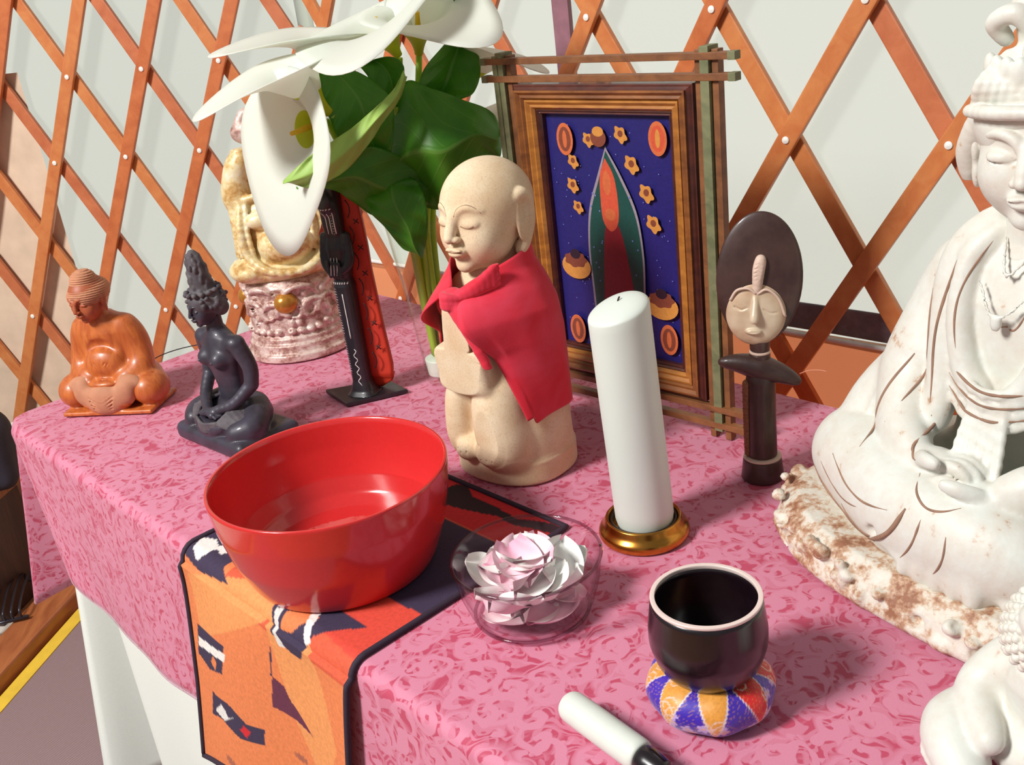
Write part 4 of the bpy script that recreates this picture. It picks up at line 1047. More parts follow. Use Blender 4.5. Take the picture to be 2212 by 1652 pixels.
for sx in (-1, 1): S.tube([(sx * .018, -.010, .262), (sx * .020, -.016, .225), (sx * .006, -.027, .208)], [.007, .007, .005], k=.003)
for k in range(4): S.tube([(-.010 + k * .006, -.028, .228 - k * .001), (-.008 + k * .006, -.029, .205 - k * .001)], .0026, k=.001)
S.ell((0, -.022, .315), (.012, .010, .020), k=.004)
S.cut(.0065); cm = S; link('figure', S.mesh('figure'), M_BLKW, root)
# back panel, curved in section, flared at the foot
P = np.zeros((22, 60, 3))
for i, u in enumerate(np.linspace(-1, 1, 22)):
    for j, v in enumerate(np.linspace(0, 1, 60)):
        z = .0075 + v * .332; w_ = 1.28 * np.interp(v, [0, .04, .12, .3, .6, .7, .8, 1], [.016, .034, .0365, .0335, .0305, .031, .030, .027])
        if u < 0: w_ = np.interp(v, [0, .1, .5, .64, .70, .76, .82, 1], [.014, .018, .020, .026, .038, .038, .028, .022])
        P[i, j] = (u * w_, .004 + .004 * u * u + .006 * (v < .06), z)
o = link('back_panel', grid('back_panel', P), M_ORW, root, True); mod(o, 'SOLIDIFY', thickness=.011, offset=-1)
ms = []
for k in range(7):
    z = .300 - k * .040; x = .0265
    ms.append(tube('l', [(x - .003, -.0035, z + .014), (x + .0015, -.0035, z + .006), (x + .0015, -.0035, z - .004), (x - .003, -.0035, z - .013)], .0009, 6, 5))
    for s1_ in (-1, 1): ms.append(tube('l', [(x + .0045, -.002, z + .021 + s1_ * .0035), (x + .0115, -.000, z + .021 - s1_ * .0035)], .0009, 6, 1))
link('dark_marks', join('dark_marks', ms), M_DKP, root)
ms = []
def fy(x, z): return cm.snap((x, -.039, z), (0, 1, 0), .06)[1] + .0002
def ln_(pts, r=.0007): ms.append(tube('l', [(x, fy(x, z), z) for x, z in pts], r, 6, 1))
ln_([(.001, .175 - k * .006) for k in range(13)], .0010)
for k in range(34): ln_([(-.0115, .183 - k * .0042), (-.0085, .1822 - k * .0042)], .0006)
ln_([(.003 + .0028 * math.sin(k * 1.4), .085 - k * .0032) for k in range(20)], .0008)
for k in range(7): ln_([(-.012 + k * .0038, .190), (-.011 + k * .0038, .193)], .0012)
for x in (-.003, .003, .009): ln_([(x, .300 - k * .004) for k in range(9)], .0009)
for k in range(8): ln_([(.0052, .296 - k * .004), (.0072, .296 - k * .004)], .0006)
for k in range(6): ln_([(-.012 + k * .004, .306), (-.010 + k * .004, .307)], .0010)
for k in range(3): ln_([(-.006 + k * .005, .232), (-.004 + k * .005, .222), (-.006 + k * .005, .207)], .0008)
link('white_marks', join('white_marks', ms), M_WHP, root)

# ================================================================ disc-headed doll
M_EBO = simple('worn_dark_wood', (72, 48, 42), .45, sc=45, var=.35, bs=.3, col2=(52, 30, 28), Coat_Weight=.2)
M_SHEEN = simple('polished_face', (218, 204, 178), .4, .1, sc=22, var=.2, bs=.2, col2=(176, 140, 108))
M_BAND = simple('pale_band', (214, 186, 168), .6); M_SNAKE = simple('patterned_side', (150, 92, 56), .5, sc=300, var=.5, bs=.6)
root = thing('disc_headed_doll', 'dark carved wooden doll with a large flat oval disc head and pointed arms', 'doll', (.2885, 1.084, TH + .0012), -16)
def part_lathe(name, prof, mat, z=0, n=48): 
    o = link(name, lathe(name, rnd(prof, .0012, 3), n, True, True), mat, root); o.location = (0, 0, z); return o
part_lathe('foot', [(.0002, 0), (.0255, 0), (.0225, .026), (.0002, .0262)], M_EBO)
part_lathe('foot_band', [(.0002, .0264), (.0228, .0264), (.0222, .0295), (.0002, .0297)], M_BAND)
part_lathe('torso', [(.0002, .0298), (.0178, .0298), (.0172, .07), (.0172, .128), (.0150, .137), (.0002, .138)], M_EBO)
S = Clay((-.055, -.022, -.018), (.055, .022, .018), .0012)
for sx in (-1, 1): S.tube([(0, -.002, .002), (sx * .024, -.002, .001), (sx * .044, -.002, -.003)], [.0145, .0100, .0050], k=.004)
o = link('arms', S.mesh('arms'), M_EBO, root); o.location = (0, 0, .1415); o.rotation_euler = (0, math.radians(17), 0)
part_lathe('neck', [(.0002, .148), (.0118, .148), (.0118, .161), (.0002, .1612)], M_EBO); part_lathe('neck_band', [(.0002, .1614), (.0121, .1614), (.0121, .1646), (.0002, .1648)], M_BAND)
part_lathe('upper_neck', [(.0002, .1650), (.0112, .1650), (.0116, .1785), (.0002, .18)], M_EBO)
S = Clay((-.055, -.022, -.08), (.055, .016, .085), .0012)
S.ell((0, 0, .000), (.0475, .0085, .0765), k=.002); S.box((0, .014, 0), (.06, .0085, .09), rd=.001, k=.003, op='sub')
hd = link('disc_head', S.mesh('disc_head'), M_EBO, root); hd.location = (.001, .0, .2505); hd.rotation_euler = (math.radians(-4), math.radians(3), 0)
S = Clay((-.045, -.026, -.08), (.045, .004, .01), .0010)
S.ell((-.002, -.0015, -.037), (.034, .0125, .040), k=.002); S.tube([(-.026, -.0095, -.030), (-.019, -.0125, -.033), (-.012, -.0135, -.030)], .0010, k=.001, op='sub'); S.tube([(.006, -.0135, -.032), (.013, -.0130, -.036), (.021, -.0110, -.036)], .0010, k=.001, op='sub')
S.tube([(-.003, -.009, -.016), (-.0035, -.015, -.030), (-.004, -.019, -.043)], [.002, .003, .0045], k=.003); S.ell((-.004, -.012, -.058), (.009, .005, .004), k=.002); S.cap((-.011, -.0165, -.058), (.004, -.0165, -.058), .0007, k=.0005, op='sub')
link('face', S.mesh('face'), M_SHEEN, hd)
br = [tube('b', [(-.003, -.012, -.014), (-.012, -.0125, -.008), (-.024, -.0105, -.011), (-.031, -.008, -.023)], .0016, 8, 6), tube('b', [(-.001, -.012, -.014), (.009, -.0125, -.009), (.022, -.0105, -.020), (.030, -.008, -.041)], .0016, 8, 6)]
link('brows', join('brows', br), M_BAND, hd)
S = Clay((-.015, -.016, -.02), (.015, .002, .04), .0008); S.tube([(-.002, -.0085, -.014), (-.001, -.0095, .010), (.001, -.0088, .024)], [.0045, .0062, .0058], k=.002)
for k in range(8): S.tube([(-.006, -.0150 + .0003 * k, -.009 + k * .0045), (-.0005, -.0158, -.0065 + k * .0045), (.006, -.0145, -.009 + k * .0045)], .0006, k=.0005, op='sub')
link('forehead_ornament', S.mesh('forehead_ornament'), M_BAND, hd)
S = Clay((-.03, -.03, .02), (.012, .03, .145), .0012)
S.tube([(-.0165, -.006, .034), (-.0168, -.006, .08), (-.0160, -.006, .125)], [.0042, .0042, .0050], k=.001); S.disp((-.03, -.03, .02), (.012, .03, .145), lambda X, Y, Z: .0007 * np.sin(Z * 1500) * np.sin(Y * 1400 + X * 1400))
link('side_ornament', S.mesh('side_ornament'), M_SNAKE, root)
link('bead_thread', tube('bead_thread', [(.044, -.002, .135), (.054, -.004, .1395), (.066, -.006, .1405), (.074, -.007, .139)], .0005, 6, 5), simple('pink_thread', (226, 150, 120), .7), root)
# ================================================================ gilded laughing Buddha with raised arms
def speckle(name, stops, sc=38, rough=.4, metal=.2, bs=.5, det=4):
    t = NT(name); n = t.noise(t.coord(), sc, det, .65); m = t.noise(t.coord(), sc * 5, 3)
    v = t.math('ADD', t.math('MULTIPLY', n.outputs[0], .75), t.math('MULTIPLY', m.outputs[0], .25))
    return t.done(t.ramp(v, [(p, lin(c)) for p, c in stops]), rough, metal, m.outputs[0], bs, .001)
M_GOLD = speckle('worn_gilding', [(.30, (150, 100, 54)), (.43, (206, 164, 100)), (.53, (230, 210, 158)), (.68, (238, 230, 204))], 30, .42, .1)
M_COPP = speckle('worn_copper_paint', [(.30, (112, 80, 72)), (.42, (170, 128, 116)), (.52, (212, 186, 176)), (.66, (228, 216, 206))], 42, .45, .2)
M_SHINE = simple('polished_gold', (214, 150, 66), .25, .55, sc=30, var=.3)
hx = (-.372, 1.772); root = thing('laughing_buddha', 'gilded laughing Buddha with a bare belly and raised arms on an ornate round pedestal', 'statue', (hx[0], hx[1], TH + .0012), 14)
S = Clay((-.115, -.105, 0), (.115, .105, .215), .0019)
S.col([0, .003, .018, .022, .030, .040, .045, .055, .060], [.092, .0955, .0955, .091, .089, .089, .084, .084, .080], [.086, .0895, .0895, .085, .083, .083, .078, .078, .074], k=.002)
S.col([.055, .08, .12, .16, .178, .195], [.078, .080, .078, .076, .080, .070], [.072, .074, .072, .070, .074, .064], k=.004)
rg = random.Random(8)
def on(a, z, out=0): r = np.interp(z, [.055, .08, .12, .16, .18], [.078, .080, .078, .076, .080]) + out; return (r * math.sin(a), -r * .925 * math.cos(a), z)
for c_ in range(7):                                              # scrollwork round the drum
    a0_ = c_ * 2 * math.pi / 7 + .1
    for sg in (-1, 1):
        pts = []; 
        for k in range(9):
            th = k * .62; rr = .028 * (1 - k / 10); pts.append(on(a0_ + sg * (rr * math.cos(th) + .002) / .078 * 1.0 + sg * .18, .115 + rr * math.sin(th) * 1.3, .001))
        S.tube(pts, np.linspace(.0075, .0036, 9), k=.001)
    S.tube([on(a0_ - .42, .150), on(a0_ - .25, .172), on(a0_, .180), on(a0_ + .25, .172), on(a0_ + .42, .150)], [.004, .006, .007, .006, .004], k=.002)
    for k in range(4): S.ell(on(a0_ - .3 + k * .2, .073, .001), (.0075, .006, .0075), k=.001)
for k in range(38): S.ell(on(rg.uniform(0, 6.28), rg.uniform(.075, .165), 0), (.006, .006, .006 + rg.random() * .006), k=.002)
for k in range(120): S.ell(on(rg.uniform(0, 6.28), rg.uniform(.065, .17), .003), (.0026,) * 3, k=.001, op='sub')
S.cut(.0); pdl = link('pedestal', S.mesh('pedestal'), M_COPP, root); pdl.scale = (1.02, 1.02, .74)
S = Clay((-.03, -.03, -.03), (.03, .03, .03), .0015); S.ell((0, 0, 0), (.0175, .0150, .0165), k=.001)
om = S.mesh('gold_ball')
for a in (-.22, 1.62, -1.9): 
    o = link('gold_ball', om, M_SHINE if not om.materials else None, root); o.location = on(a, .143, .001); o.location.z *= .74; o.scale = (1.2, 1.2, 1.15)
S = Clay((-.10, -.10, .17), (.10, .09, .43), .0019)
S.ell((0, 0, .202), (.082, .068, .024), k=.01)
for sx in (-1, 1): S.ell((sx * .056, -.020, .210), (.036, .042, .024), k=.008)
S.col([.19, .23, .27, .31, .335, .35], [.062, .066, .064, .062, .054, .024], [.052, .054, .050, .044, .036, .022], k=.010)
S.ell((.004, -.038, .252), (.045, .038, .038), k=.004); S.ell((.004, -.0685, .244), (.003, .005, .003), k=.001, op='sub')
for sx in (-1, 1): S.ell((sx * .024, -.040, .302), (.026, .016, .018), k=.006)
S.tube([(-.052, -.026, .330), (-.060, -.038, .290), (-.056, -.044, .240), (-.024, -.066, .210), (.03, -.068, .208), (.060, -.042, .236), (.066, -.030, .290), (.055, -.020, .330)], .0065, k=.006)
for sx in (-1, 1):
    S.tube([(sx * .046, .0, .322), (sx * .052, -.004, .350), (sx * .046, -.010, .390), (sx * .034, -.014, .415)], [.022, .020, .016, .013], k=.012)
    for k in range(5): S.tube([(sx * (.044 + k * .006), -.030 + k * .004, .335), (sx * (.050 + k * .005), -.042 + k * .005, .290 - k * .004), (sx * (.048 + k * .006), -.046 + k * .006, .238)], .0036, k=.0025)
    for k in range(4): S.tube([(sx * (.020 + k * .004), -.052, .206 + k * .003), (sx * (.050 + k * .003), -.050 + k * .004, .214 + k * .004), (sx * (.078), -.020 + k * .004, .214 + k * .004)], .003, k=.002)
    S.ell((sx * .036, -.016, .422), (.014, .011, .013), k=.004)
    for f in range(4): S.cap((sx * (.028 + f * .0055), -.020, .424), (sx * (.028 + f * .006), -.024, .438), .0034, .0026, k=.001)
S.tube([(-.05, -.024, .338), (-.02, -.036, .345), (.02, -.036, .345), (.05, -.024, .338)], .006, k=.004)
S.col([.33, .36], [.024, .022], [.024, .022], k=.008)
bd = link('body', S.mesh('body'), M_GOLD, root); bd.scale = (1.08, 1.1, .94); bd.location.z = -.034
hd = small_head(root, (-.006, -.012, .326), .070, (4, 0, -10), M_COPP, v=.0014, jaw=1.25)
S = Clay((-.045, -.03, -.03), (.045, .03, .03), .0016)
S.ell((0, 0, 0), (.022, .012, .016), k=.002); S.tube([(-.012, 0, .010), (-.002, 0, .022), (.010, 0, .010)], .005, k=.003)
o = link('held_ingot', S.mesh('held_ingot'), M_COPP, root); o.location = (-.012, -.018, .394); o.scale = (1.6, 1.5, 1.4)

# ================================================================ glass vase, callas and leaves
def at(px, py, y):                                               # point of a pixel ray at depth y
    d = RT * ((px - 1106) / F_PX) - UP * ((py - 826) / F_PX) + _f; return CAM + d * (y / d.y)
VX, VY = -.108, 1.520
root = thing('glass_vase', 'tall tapered clear glass vase of flower stems behind the stone monk statue', 'vase', (VX, VY, TH + .0012))
prof = [(.0001, 0), (.0245, 0), (.0255, .003), (.030, .05), (.040, .15), (.0545, .268), (.0535, .2690), (.0385, .15), (.0285, .052), (.0235, .012), (.0001, .010)]
M_VGL = glassmat('vase_glass', (.99, 1, .985), (.86, .90, .84)); link('vase_body', lathe('vase_body', rnd(prof, .003, 3), 72), M_VGL, root)
link('rim', tube('rim', [(math.cos(a) * .054, math.sin(a) * .054, .2690) for a in np.linspace(0, 2 * math.pi, 61)], .0016, 8, 1), M_VGL, root)
link('frosted_foot', lathe('frosted_foot', rnd([(.0001, .0105), (.0225, .0125), (.0255, .040), (.0001, .042)], .002, 3), 48), simple('frosted_glass', (226, 232, 222), .4), root)
t = NT('leaf_green'); uvn = t.node('TexCoord').outputs['UV']; sp = t.node('SeparateXYZ', {0: uvn}); nz = t.noise(t.coord(), 28)
ab_ = t.math('ABSOLUTE', t.math('SUBTRACT', sp.outputs[0], .5)); vv = t.math('SUBTRACT', sp.outputs[1], t.math('MULTIPLY', ab_, .55))
vein = t.node('MapRange', {0: t.math('SINE', t.math('MULTIPLY', vv, 52.0)), 1: .93, 2: 1.0}).outputs[0]; mid = t.node('MapRange', {0: ab_, 1: .010, 2: .028, 3: 1.0, 4: 0.0}).outputs[0]
vm = t.math('MAXIMUM', t.math('MULTIPLY', vein, .45), mid, True)
base_ = t.mix(nz.outputs[0], lin((50, 122, 28)), lin((98, 166, 40))); cc = t.mix(t.math('MULTIPLY', vm, .5), base_, lin((130, 176, 82)))
pb = t.node('BsdfPrincipled', {'Base Color': cc, 'Roughness': .38}); bn = t.node('Bump', {'Height': vm, 'Strength': .5, 'Distance': .001}); t.t.links.new(bn.outputs[0], pb.inputs['Normal'])
tl = t.node('BsdfTranslucent', {'Color': lin((96, 170, 24))}); mx = t.node('MixShader', {0: .36, 1: pb.outputs[0], 2: tl.outputs[0]}); t.t.links.new(mx.outputs[0], t.out.inputs[0]); M_LEAF = t.m
t = NT('leaf_back'); nz = t.noise(t.coord(), 30); pb = t.node('BsdfPrincipled', {'Base Color': t.mix(nz.outputs[0], lin((138, 172, 74)), lin((156, 188, 92))), 'Roughness': .5}); t.t.links.new(pb.outputs[0], t.out.inputs[0]); M_LEAFB = t.m
t = NT('stem_green'); nz = t.noise(t.coord('Object', (60, 60, 10)), 2); pb = t.node('BsdfPrincipled', {'Base Color': t.mix(nz.outputs[0], lin((168, 206, 48)), lin((196, 220, 84))), 'Roughness': .35}); tl = t.node('BsdfTranslucent', {'Color': lin((180, 220, 60))}); mx = t.node('MixShader', {0: .35, 1: pb.outputs[0], 2: tl.outputs[0]}); t.t.links.new(mx.outputs[0], t.out.inputs[0]); M_STEM = t.m
t = NT('calla_white'); pb = t.node('BsdfPrincipled', {'Base Color': lin((243, 246, 238)) + (1,), 'Roughness': .5}); tl = t.node('BsdfTranslucent', {'Color': lin((244, 247, 236)) + (1,)}); mx = t.node('MixShader', {0: .45, 1: pb.outputs[0], 2: tl.outputs[0]}); t.t.links.new(mx.outputs[0], t.out.inputs[0]); M_CALLA = t.m
t = NT('calla_throat'); pb = t.node('BsdfPrincipled', {'Base Color': lin((206, 214, 44)) + (1,), 'Roughness': .5}); tl = t.node('BsdfTranslucent', {'Color': lin((206, 220, 40)) + (1,)}); mx = t.node('MixShader', {0: .4, 1: pb.outputs[0], 2: tl.outputs[0]}); t.t.links.new(mx.outputs[0], t.out.inputs[0]); M_CTHR = t.m
M_SPAD = simple('spadix_yellow', (238, 190, 40), .7, sc=400)
def leaf(label, rows, mat=M_LEAF, bulge=.02, stem=None, parent=None):
    """rows: (left px, right px, depth y, dy_left, dy_right) from tip to base; built as a curved blade"""
    Rw = np.array([[*at(*l, y + dl), *at(*[(l[0] + r[0]) / 2, (l[1] + r[1]) / 2], y), *at(*r, y + dr)] for l, r, y, dl, dr in rows])
    Rw = catmull(Rw, 8); nu_ = len(Rw); P = np.zeros((nu_, 21, 3)); U = np.zeros((nu_, 21, 2))
    for i in range(nu_):
        l, m, r = Rw[i, :3], Rw[i, 3:6], Rw[i, 6:9]
        for j, s_ in enumerate(np.linspace(-1, 1, 21)):
            q = m + (r - m) * max(s_, 0) + (l - m) * max(-s_, 0)
            q = q + np.array([0, 1, .2]) * bulge * (1 - abs(s_)) ** 1.3 + np.array([0, 1, 0]) * .0025 * math.sin(i * .7 + s_ * 6) * abs(s_)
            P[i, j] = q; U[i, j] = ((s_ + 1) / 2, i / nu_)
    o = link('leaf_blade' if parent else 'calla_leaf', grid('calla_leaf', P, uvs=U.reshape(-1, 2)), mat, parent); mod(o, 'SOLIDIFY', thickness=.0009, offset=0)
    return o
def stemt(pts, r=.0042, name='stem', par=None): return link(name, tube(name, pts, r, 10, 6), M_STEM, par)
def vs(dx, dy, z): return (VX + dx, VY + dy, TH + z)
def leafthing(label, rows, stempts, **kw):
    r0 = thing('calla_leaf', label, 'leaf', (0, 0, 0), 0, None); leaf('', rows, parent=r0, **kw)
    if stempts: stemt(stempts, .0040, 'stem', r0)
    return r0
Y = VY
# big broad leaf spreading over the statue's head
L1 = leafthing('large dark green leaf in the middle of the bouquet, spreading right behind the bald head',
   [((1078, 268), (1082, 280), Y - .02, 0, 0), ((1060, 240), (1080, 338), Y - .03, 0, .0), ((1000, 215), (1048, 345), Y - .05, .0, .01), ((930, 190), (985, 440), Y - .06, .01, .01), ((878, 175), (940, 452), Y - .05, .02, .02), ((850, 230), (885, 430), Y - .03, .02, .02), ((835, 330), (850, 420), Y - .02, .01, .01), ((872, 385), (880, 400), Y - .01, 0, 0)],
   [at(875, 392, Y - .012), vs(.004, -.02, .28), vs(-.004, -.006, .13), vs(-.006, .0, .045)], bulge=-.022)
# lower left drooping leaf
L2 = leafthing('blue-green drooping leaf at the lower left of the bouquet',
   [((640, 396), (646, 400), Y - .09, 0, 0), ((720, 352), (712, 408), Y - .085, 0, .01), ((790, 318), (752, 428), Y - .07, .0, .015), ((850, 330), (800, 462), Y - .055, .0, .015), ((905, 362), (850, 466), Y - .04, .0, .01), ((935, 392), (905, 462), Y - .03, .0, .0), ((930, 425), (922, 440), Y - .02, 0, 0)],
   [at(925, 432, Y - .02), vs(.01, -.018, .24), vs(.006, -.006, .12), vs(.004, .0, .045)], bulge=-.016)
# lowest leaf pointing down
L3 = leafthing('dark green leaf hanging down over the vase mouth',
   [((905, 548), (915, 549), Y - .075, 0, 0), ((868, 535), (922, 512), Y - .08, 0, 0), ((840, 500), (924, 470), Y - .082, .0, .0), ((800, 458), (918, 430), Y - .075, .0, .0), ((790, 425), (905, 395), Y - .065, .01, .01), ((815, 400), (880, 382), Y - .05, 0, 0), ((850, 385), (865, 380), Y - .035, 0, 0)],
   [at(858, 382, Y - .035), vs(-.012, -.02, .29), vs(-.010, -.010, .15), vs(-.008, .0, .045)], bulge=-.014)
# underside band: long pale leaf back running lower left to upper right
L4 = leafthing('long leaf showing its pale light green back across the bouquet',
   [((612, 390), (614, 392), Y - .135, 0, 0), ((668, 338), (672, 404), Y - .130, 0, 0), ((716, 306), (742, 372), Y - .122, 0, 0), ((760, 276), (796, 312), Y - .115, 0, 0), ((800, 242), (826, 266), Y - .105, 0, 0), ((848, 196), (862, 216), Y - .095, 0, 0), ((872, 152), (879, 166), Y - .09, 0, 0)],
   None, mat=M_LEAFB, bulge=-.010)
# its green upper side folded behind
L5 = leafthing('upright pointed green leaf left of the bouquet centre',
   [((672, 108), (676, 110), Y - .045, 0, 0), ((682, 150), (715, 138), Y - .05, 0, .01), ((694, 200), (780, 158), Y - .06, 0, .02), ((705, 240), (836, 200), Y - .07, 0, .02), ((722, 280), (850, 232), Y - .075, 0, .02), ((750, 330), (850, 290), Y - .07, 0, .01), ((800, 372), (845, 350), Y - .05, 0, 0), ((850, 400), (858, 396), Y - .03, 0, 0)],
   [at(854, 398, Y - .03), vs(-.018, -.012, .27), vs(-.012, -.004, .14), vs(-.010, .004, .045)], bulge=.018)
L6 = leafthing('tall bright green leaf rising to the top edge right of the white callas',
   [((990, -70), (994, -70), Y + .02, 0, 0), ((978, -20), (1012, -20), Y + .015, 0, 0), ((984, 40), (1022, 40), Y + .01, 0, .01), ((964, 90), (1030, 96), Y + .0, 0, .02), ((922, 140), (1038, 150), Y - .01, -.02, .02), ((905, 180), (1026, 196), Y - .02, -.02, .01), ((915, 205), (995, 215), Y - .02, 0, 0), ((925, 225), (945, 228), Y - .02, 0, 0)],
   [at(935, 226, Y - .02), at(900, 330, Y - .01), vs(.010, .0, .27), vs(.004, .008, .14), vs(.002, .008, .045)], bulge=.03)
L7 = leafthing('small green leaf between the white callas and the long pale leaf',
   [((770, 138), (774, 140), Y - .02, 0, 0), ((790, 158), (840, 122), Y - .02, 0, 0), ((806, 190), (872, 142), Y - .02, 0, 0), ((830, 220), (868, 180), Y - .02, 0, 0), ((850, 240), (862, 225), Y - .02, 0, 0)],
   [at(856, 232, Y - .02), at(870, 330, Y + .0), vs(-.002, .008, .27), vs(-.002, .008, .14), vs(-.003, .006, .045)], bulge=.012)
for o in (L1, L2, L3, L4, L5, L6, L7): o['group'] = 'calla leaves in the vase'
# callas
def calla(label, neck, mouth, tip, R, y, ln=.13, stem=None, open_=1.0):
    """neck / mouth centre / lip tip given as pixels at depths"""
    r0 = thing('calla_lily', label, 'flower', (0, 0, 0), 0, 'callas in the vase')
    n_, m_, t_ = at(*neck), at(*mouth), at(*tip); ax = (m_ - n_); L = ax.length; ax.normalize()
    lip = (t_ - m_); lip -= ax * lip.dot(ax); ll = lip.length; lip.normalize(); sd = ax.cross(lip); nu_, nv_ = 56, 26; P = np.zeros((nu_, nv_, 3))
    for i in range(nu_):
        a = (i / (nu_ - 1) - .5) * 2 * math.pi * 1.06             # 0 = lip side, overlap at the back
        f = (math.cos(a) + 1) / 2
        for j in range(nv_):
            v = j / (nv_ - 1); top = .55 + .45 * f ** .8
            s_ = v * L * (1.0 + .15 * f); rr = .006 + (R - .006) * (v ** 1.6) * (1 + .15 * f)
            flare = max(0, v - .72) / .28; rr *= 1 + .35 * flare ** 2 * (.5 + f)
            ex = flare ** 1.3 * ll * f ** 5 * .75; dz = -flare ** 2 * R * .35 * (1 - f) + flare * R * .25 * f
            q = n_ + ax * (s_ * (.70 + .30 * f if v > .5 else 1 - .6 * (v) * (1 - f) * 1.0) + dz) + lip * (math.cos(a) * rr + ex) + sd * (math.sin(a) * rr * (1 - .25 * flare * f ** 4) + .0025 * math.sin(a * 5) * flare)
            P[i, j] = q
    me = grid('spathe', P); me.materials.append(M_CALLA); me.materials.append(M_CTHR)
    mi = np.zeros(len(me.polygons), int); k = 0
    for i in range(nu_ - 1):
        for j in range(nv_ - 1): mi[k] = 1 if j < 11 else 0; k += 1
    me.polygons.foreach_set('material_index', mi); o = link('spathe', me, None, r0); mod(o, 'SOLIDIFY', thickness=.0011, offset=0)
    link('spadix', tube('spadix', [n_ + ax * L * .15, n_ + ax * L * .45, n_ + ax * L * .72], [.004, .0042, .003], 12, 4), M_SPAD, r0)
    if stem: stemt([n_ - ax * .004] + stem, .0048, 'stem', r0)
    return r0
def low(dx, dy): return [vs(dx * .6, dy * .6, .27), vs(dx * .35, dy * .35, .14), vs(dx * .2, dy * .3, .047)]
calla('white calla lily in the upper left, its long lip pointing left over the lattice', (712, 244, Y - .07), (590, 130, Y - .10), (468, 150, Y - .13), .050, Y, stem=[at(760, 330, Y)] + low(-.04, -.01))
calla('white calla lily hanging at the lower left in front of the laughing Buddha', (700, 262, Y - .05), (600, 300, Y - .10), (548, 408, Y - .12), .072, Y, stem=[at(760, 350, Y - .02)] + low(-.03, -.03))
calla('largest white calla lily, at the top centre of the bouquet', (860, 120, Y + .03), (790, 5, Y - .01), (800, 100, Y - .10), .080, Y, stem=[at(868, 260, Y + .01)] + low(.0, .02))
calla('white calla lily at the top edge beside the tall bright green leaf', (905, 115, Y + .05), (900, -10, Y + .0), (985, 40, Y - .08), .062, Y, stem=[at(905, 250, Y + .03)] + low(.02, .03))
calla('white calla lily behind the tall leaf, next to the top left corner of the frame', (1000, 190, Y + .07), (1060, 90, Y + .05), (1120, 60, Y + .02), .050, Y, stem=[at(960, 300, Y + .05)] + low(.035, .02))
calla('white calla lily near the left of the bouquet, above the raised arms', (745, 190, Y + .05), (670, 50, Y + .03), (560, 80, Y + .0), .055, Y, stem=[at(790, 300, Y + .03)] + low(-.02, .02))
calla('white calla lily tipped right between the leaves and the bald head', (905, 250, Y + .08), (1040, 300, Y + .10), (1090, 260, Y + .08), .038, Y, stem=[at(880, 330, Y + .06)] + low(.02, .035))
# ================================================================ large pale seated statue at the right
M_PALE = speckle('whitewashed_wood', [(.30, (140, 96, 70)), (.345, (196, 168, 144)), (.39, (212, 206, 194)), (.6, (217, 219, 210))], 26, .5, 0, .35, 5)
M_PALE2 = speckle('whitewashed_rock', [(.40, (146, 98, 72)), (.47, (188, 152, 124)), (.53, (212, 202, 186)), (.65, (217, 216, 206))], 34, .6, 0, .8, 5)
GRX, GRY, GR = .470, .850, -60
root = thing('seated_goddess_statue', 'large whitewashed seated statue in flowing robes at the right edge', 'statue', (GRX, GRY, TH + .0012), GR)
S = Clay((-.265, -.20, 0), (.265, .17, .075), .0026)
S.col([0, .008, .030, .042], [.238, .240, .232, .215], [.165, .168, .160, .145], pw=2.6, k=.004)
rg = random.Random(4)
for k in range(260):
    a = rg.uniform(0, 2 * math.pi); ca, sa = math.cos(a), math.sin(a); pw_ = 2 / 2.6
    p = (math.copysign(abs(ca) ** pw_, ca) * .236, math.copysign(abs(sa) ** pw_, sa) * .164, rg.uniform(.004, .038))
    S.ell(p, (rg.uniform(.005, .009), rg.uniform(.005, .009), rg.uniform(.004, .008)), None, k=.004, op='add' if k % 2 else 'sub')
S.cut(.0); link('rock_base', S.mesh('rock_base'), M_PALE2, root)
S = Clay((-.25, -.20, .030), (.25, .15, .375), .0025)
S.ell((0, .01, .070), (.20, .125, .045), k=.02)
S.ell((-.142, -.045, .086), (.082, .074, .044), (0, 0, -14), k=.012)                 # her right knee
S.ell((.135, -.045, .088), (.078, .070, .046), (0, 0, 14), k=.012)
S.tube([(-.17, -.06, .085), (-.06, -.115, .082), (.04, -.125, .078), (.10, -.11, .070)], [.046, .044, .040, .030], k=.014)
S.col([.06, .12, .17, .22, .265, .295, .312, .330], [.098, .084, .074, .078, .088, .082, .056, .026], [.075, .066, .058, .060, .060, .052, .042, .026], cy=[.020, .018, .012, .010, .010, .012, .012, .010], k=.02)
for sx in (-1, 1):
    S.ell((sx * .078, .010, .280), (.032, .034, .030), k=.02)
    S.tube([(sx * .086, .010, .270), (sx * .106, .002, .220), (sx * .116, -.022, .170)], [.034, .036, .040], k=.014)
    S.tube([(sx * .116, -.022, .170), (sx * .096, -.070, .140), (sx * .052, -.105, .128)], [.038, .026, .016], k=.010)
    S.tube([(sx * .140, -.010, .165), (sx * .165, -.030, .125), (sx * .175, -.050, .100)], [.030, .030, .020], k=.012)
    for k in range(4): S.tube([(sx * (.112 + k * .010), -.046 + k * .010, .205 - k * .004), (sx * (.140 + k * .006), -.055 + k * .006, .155), (sx * (.152 + k * .008), -.066 + k * .004, .118)], .0055, k=.004)
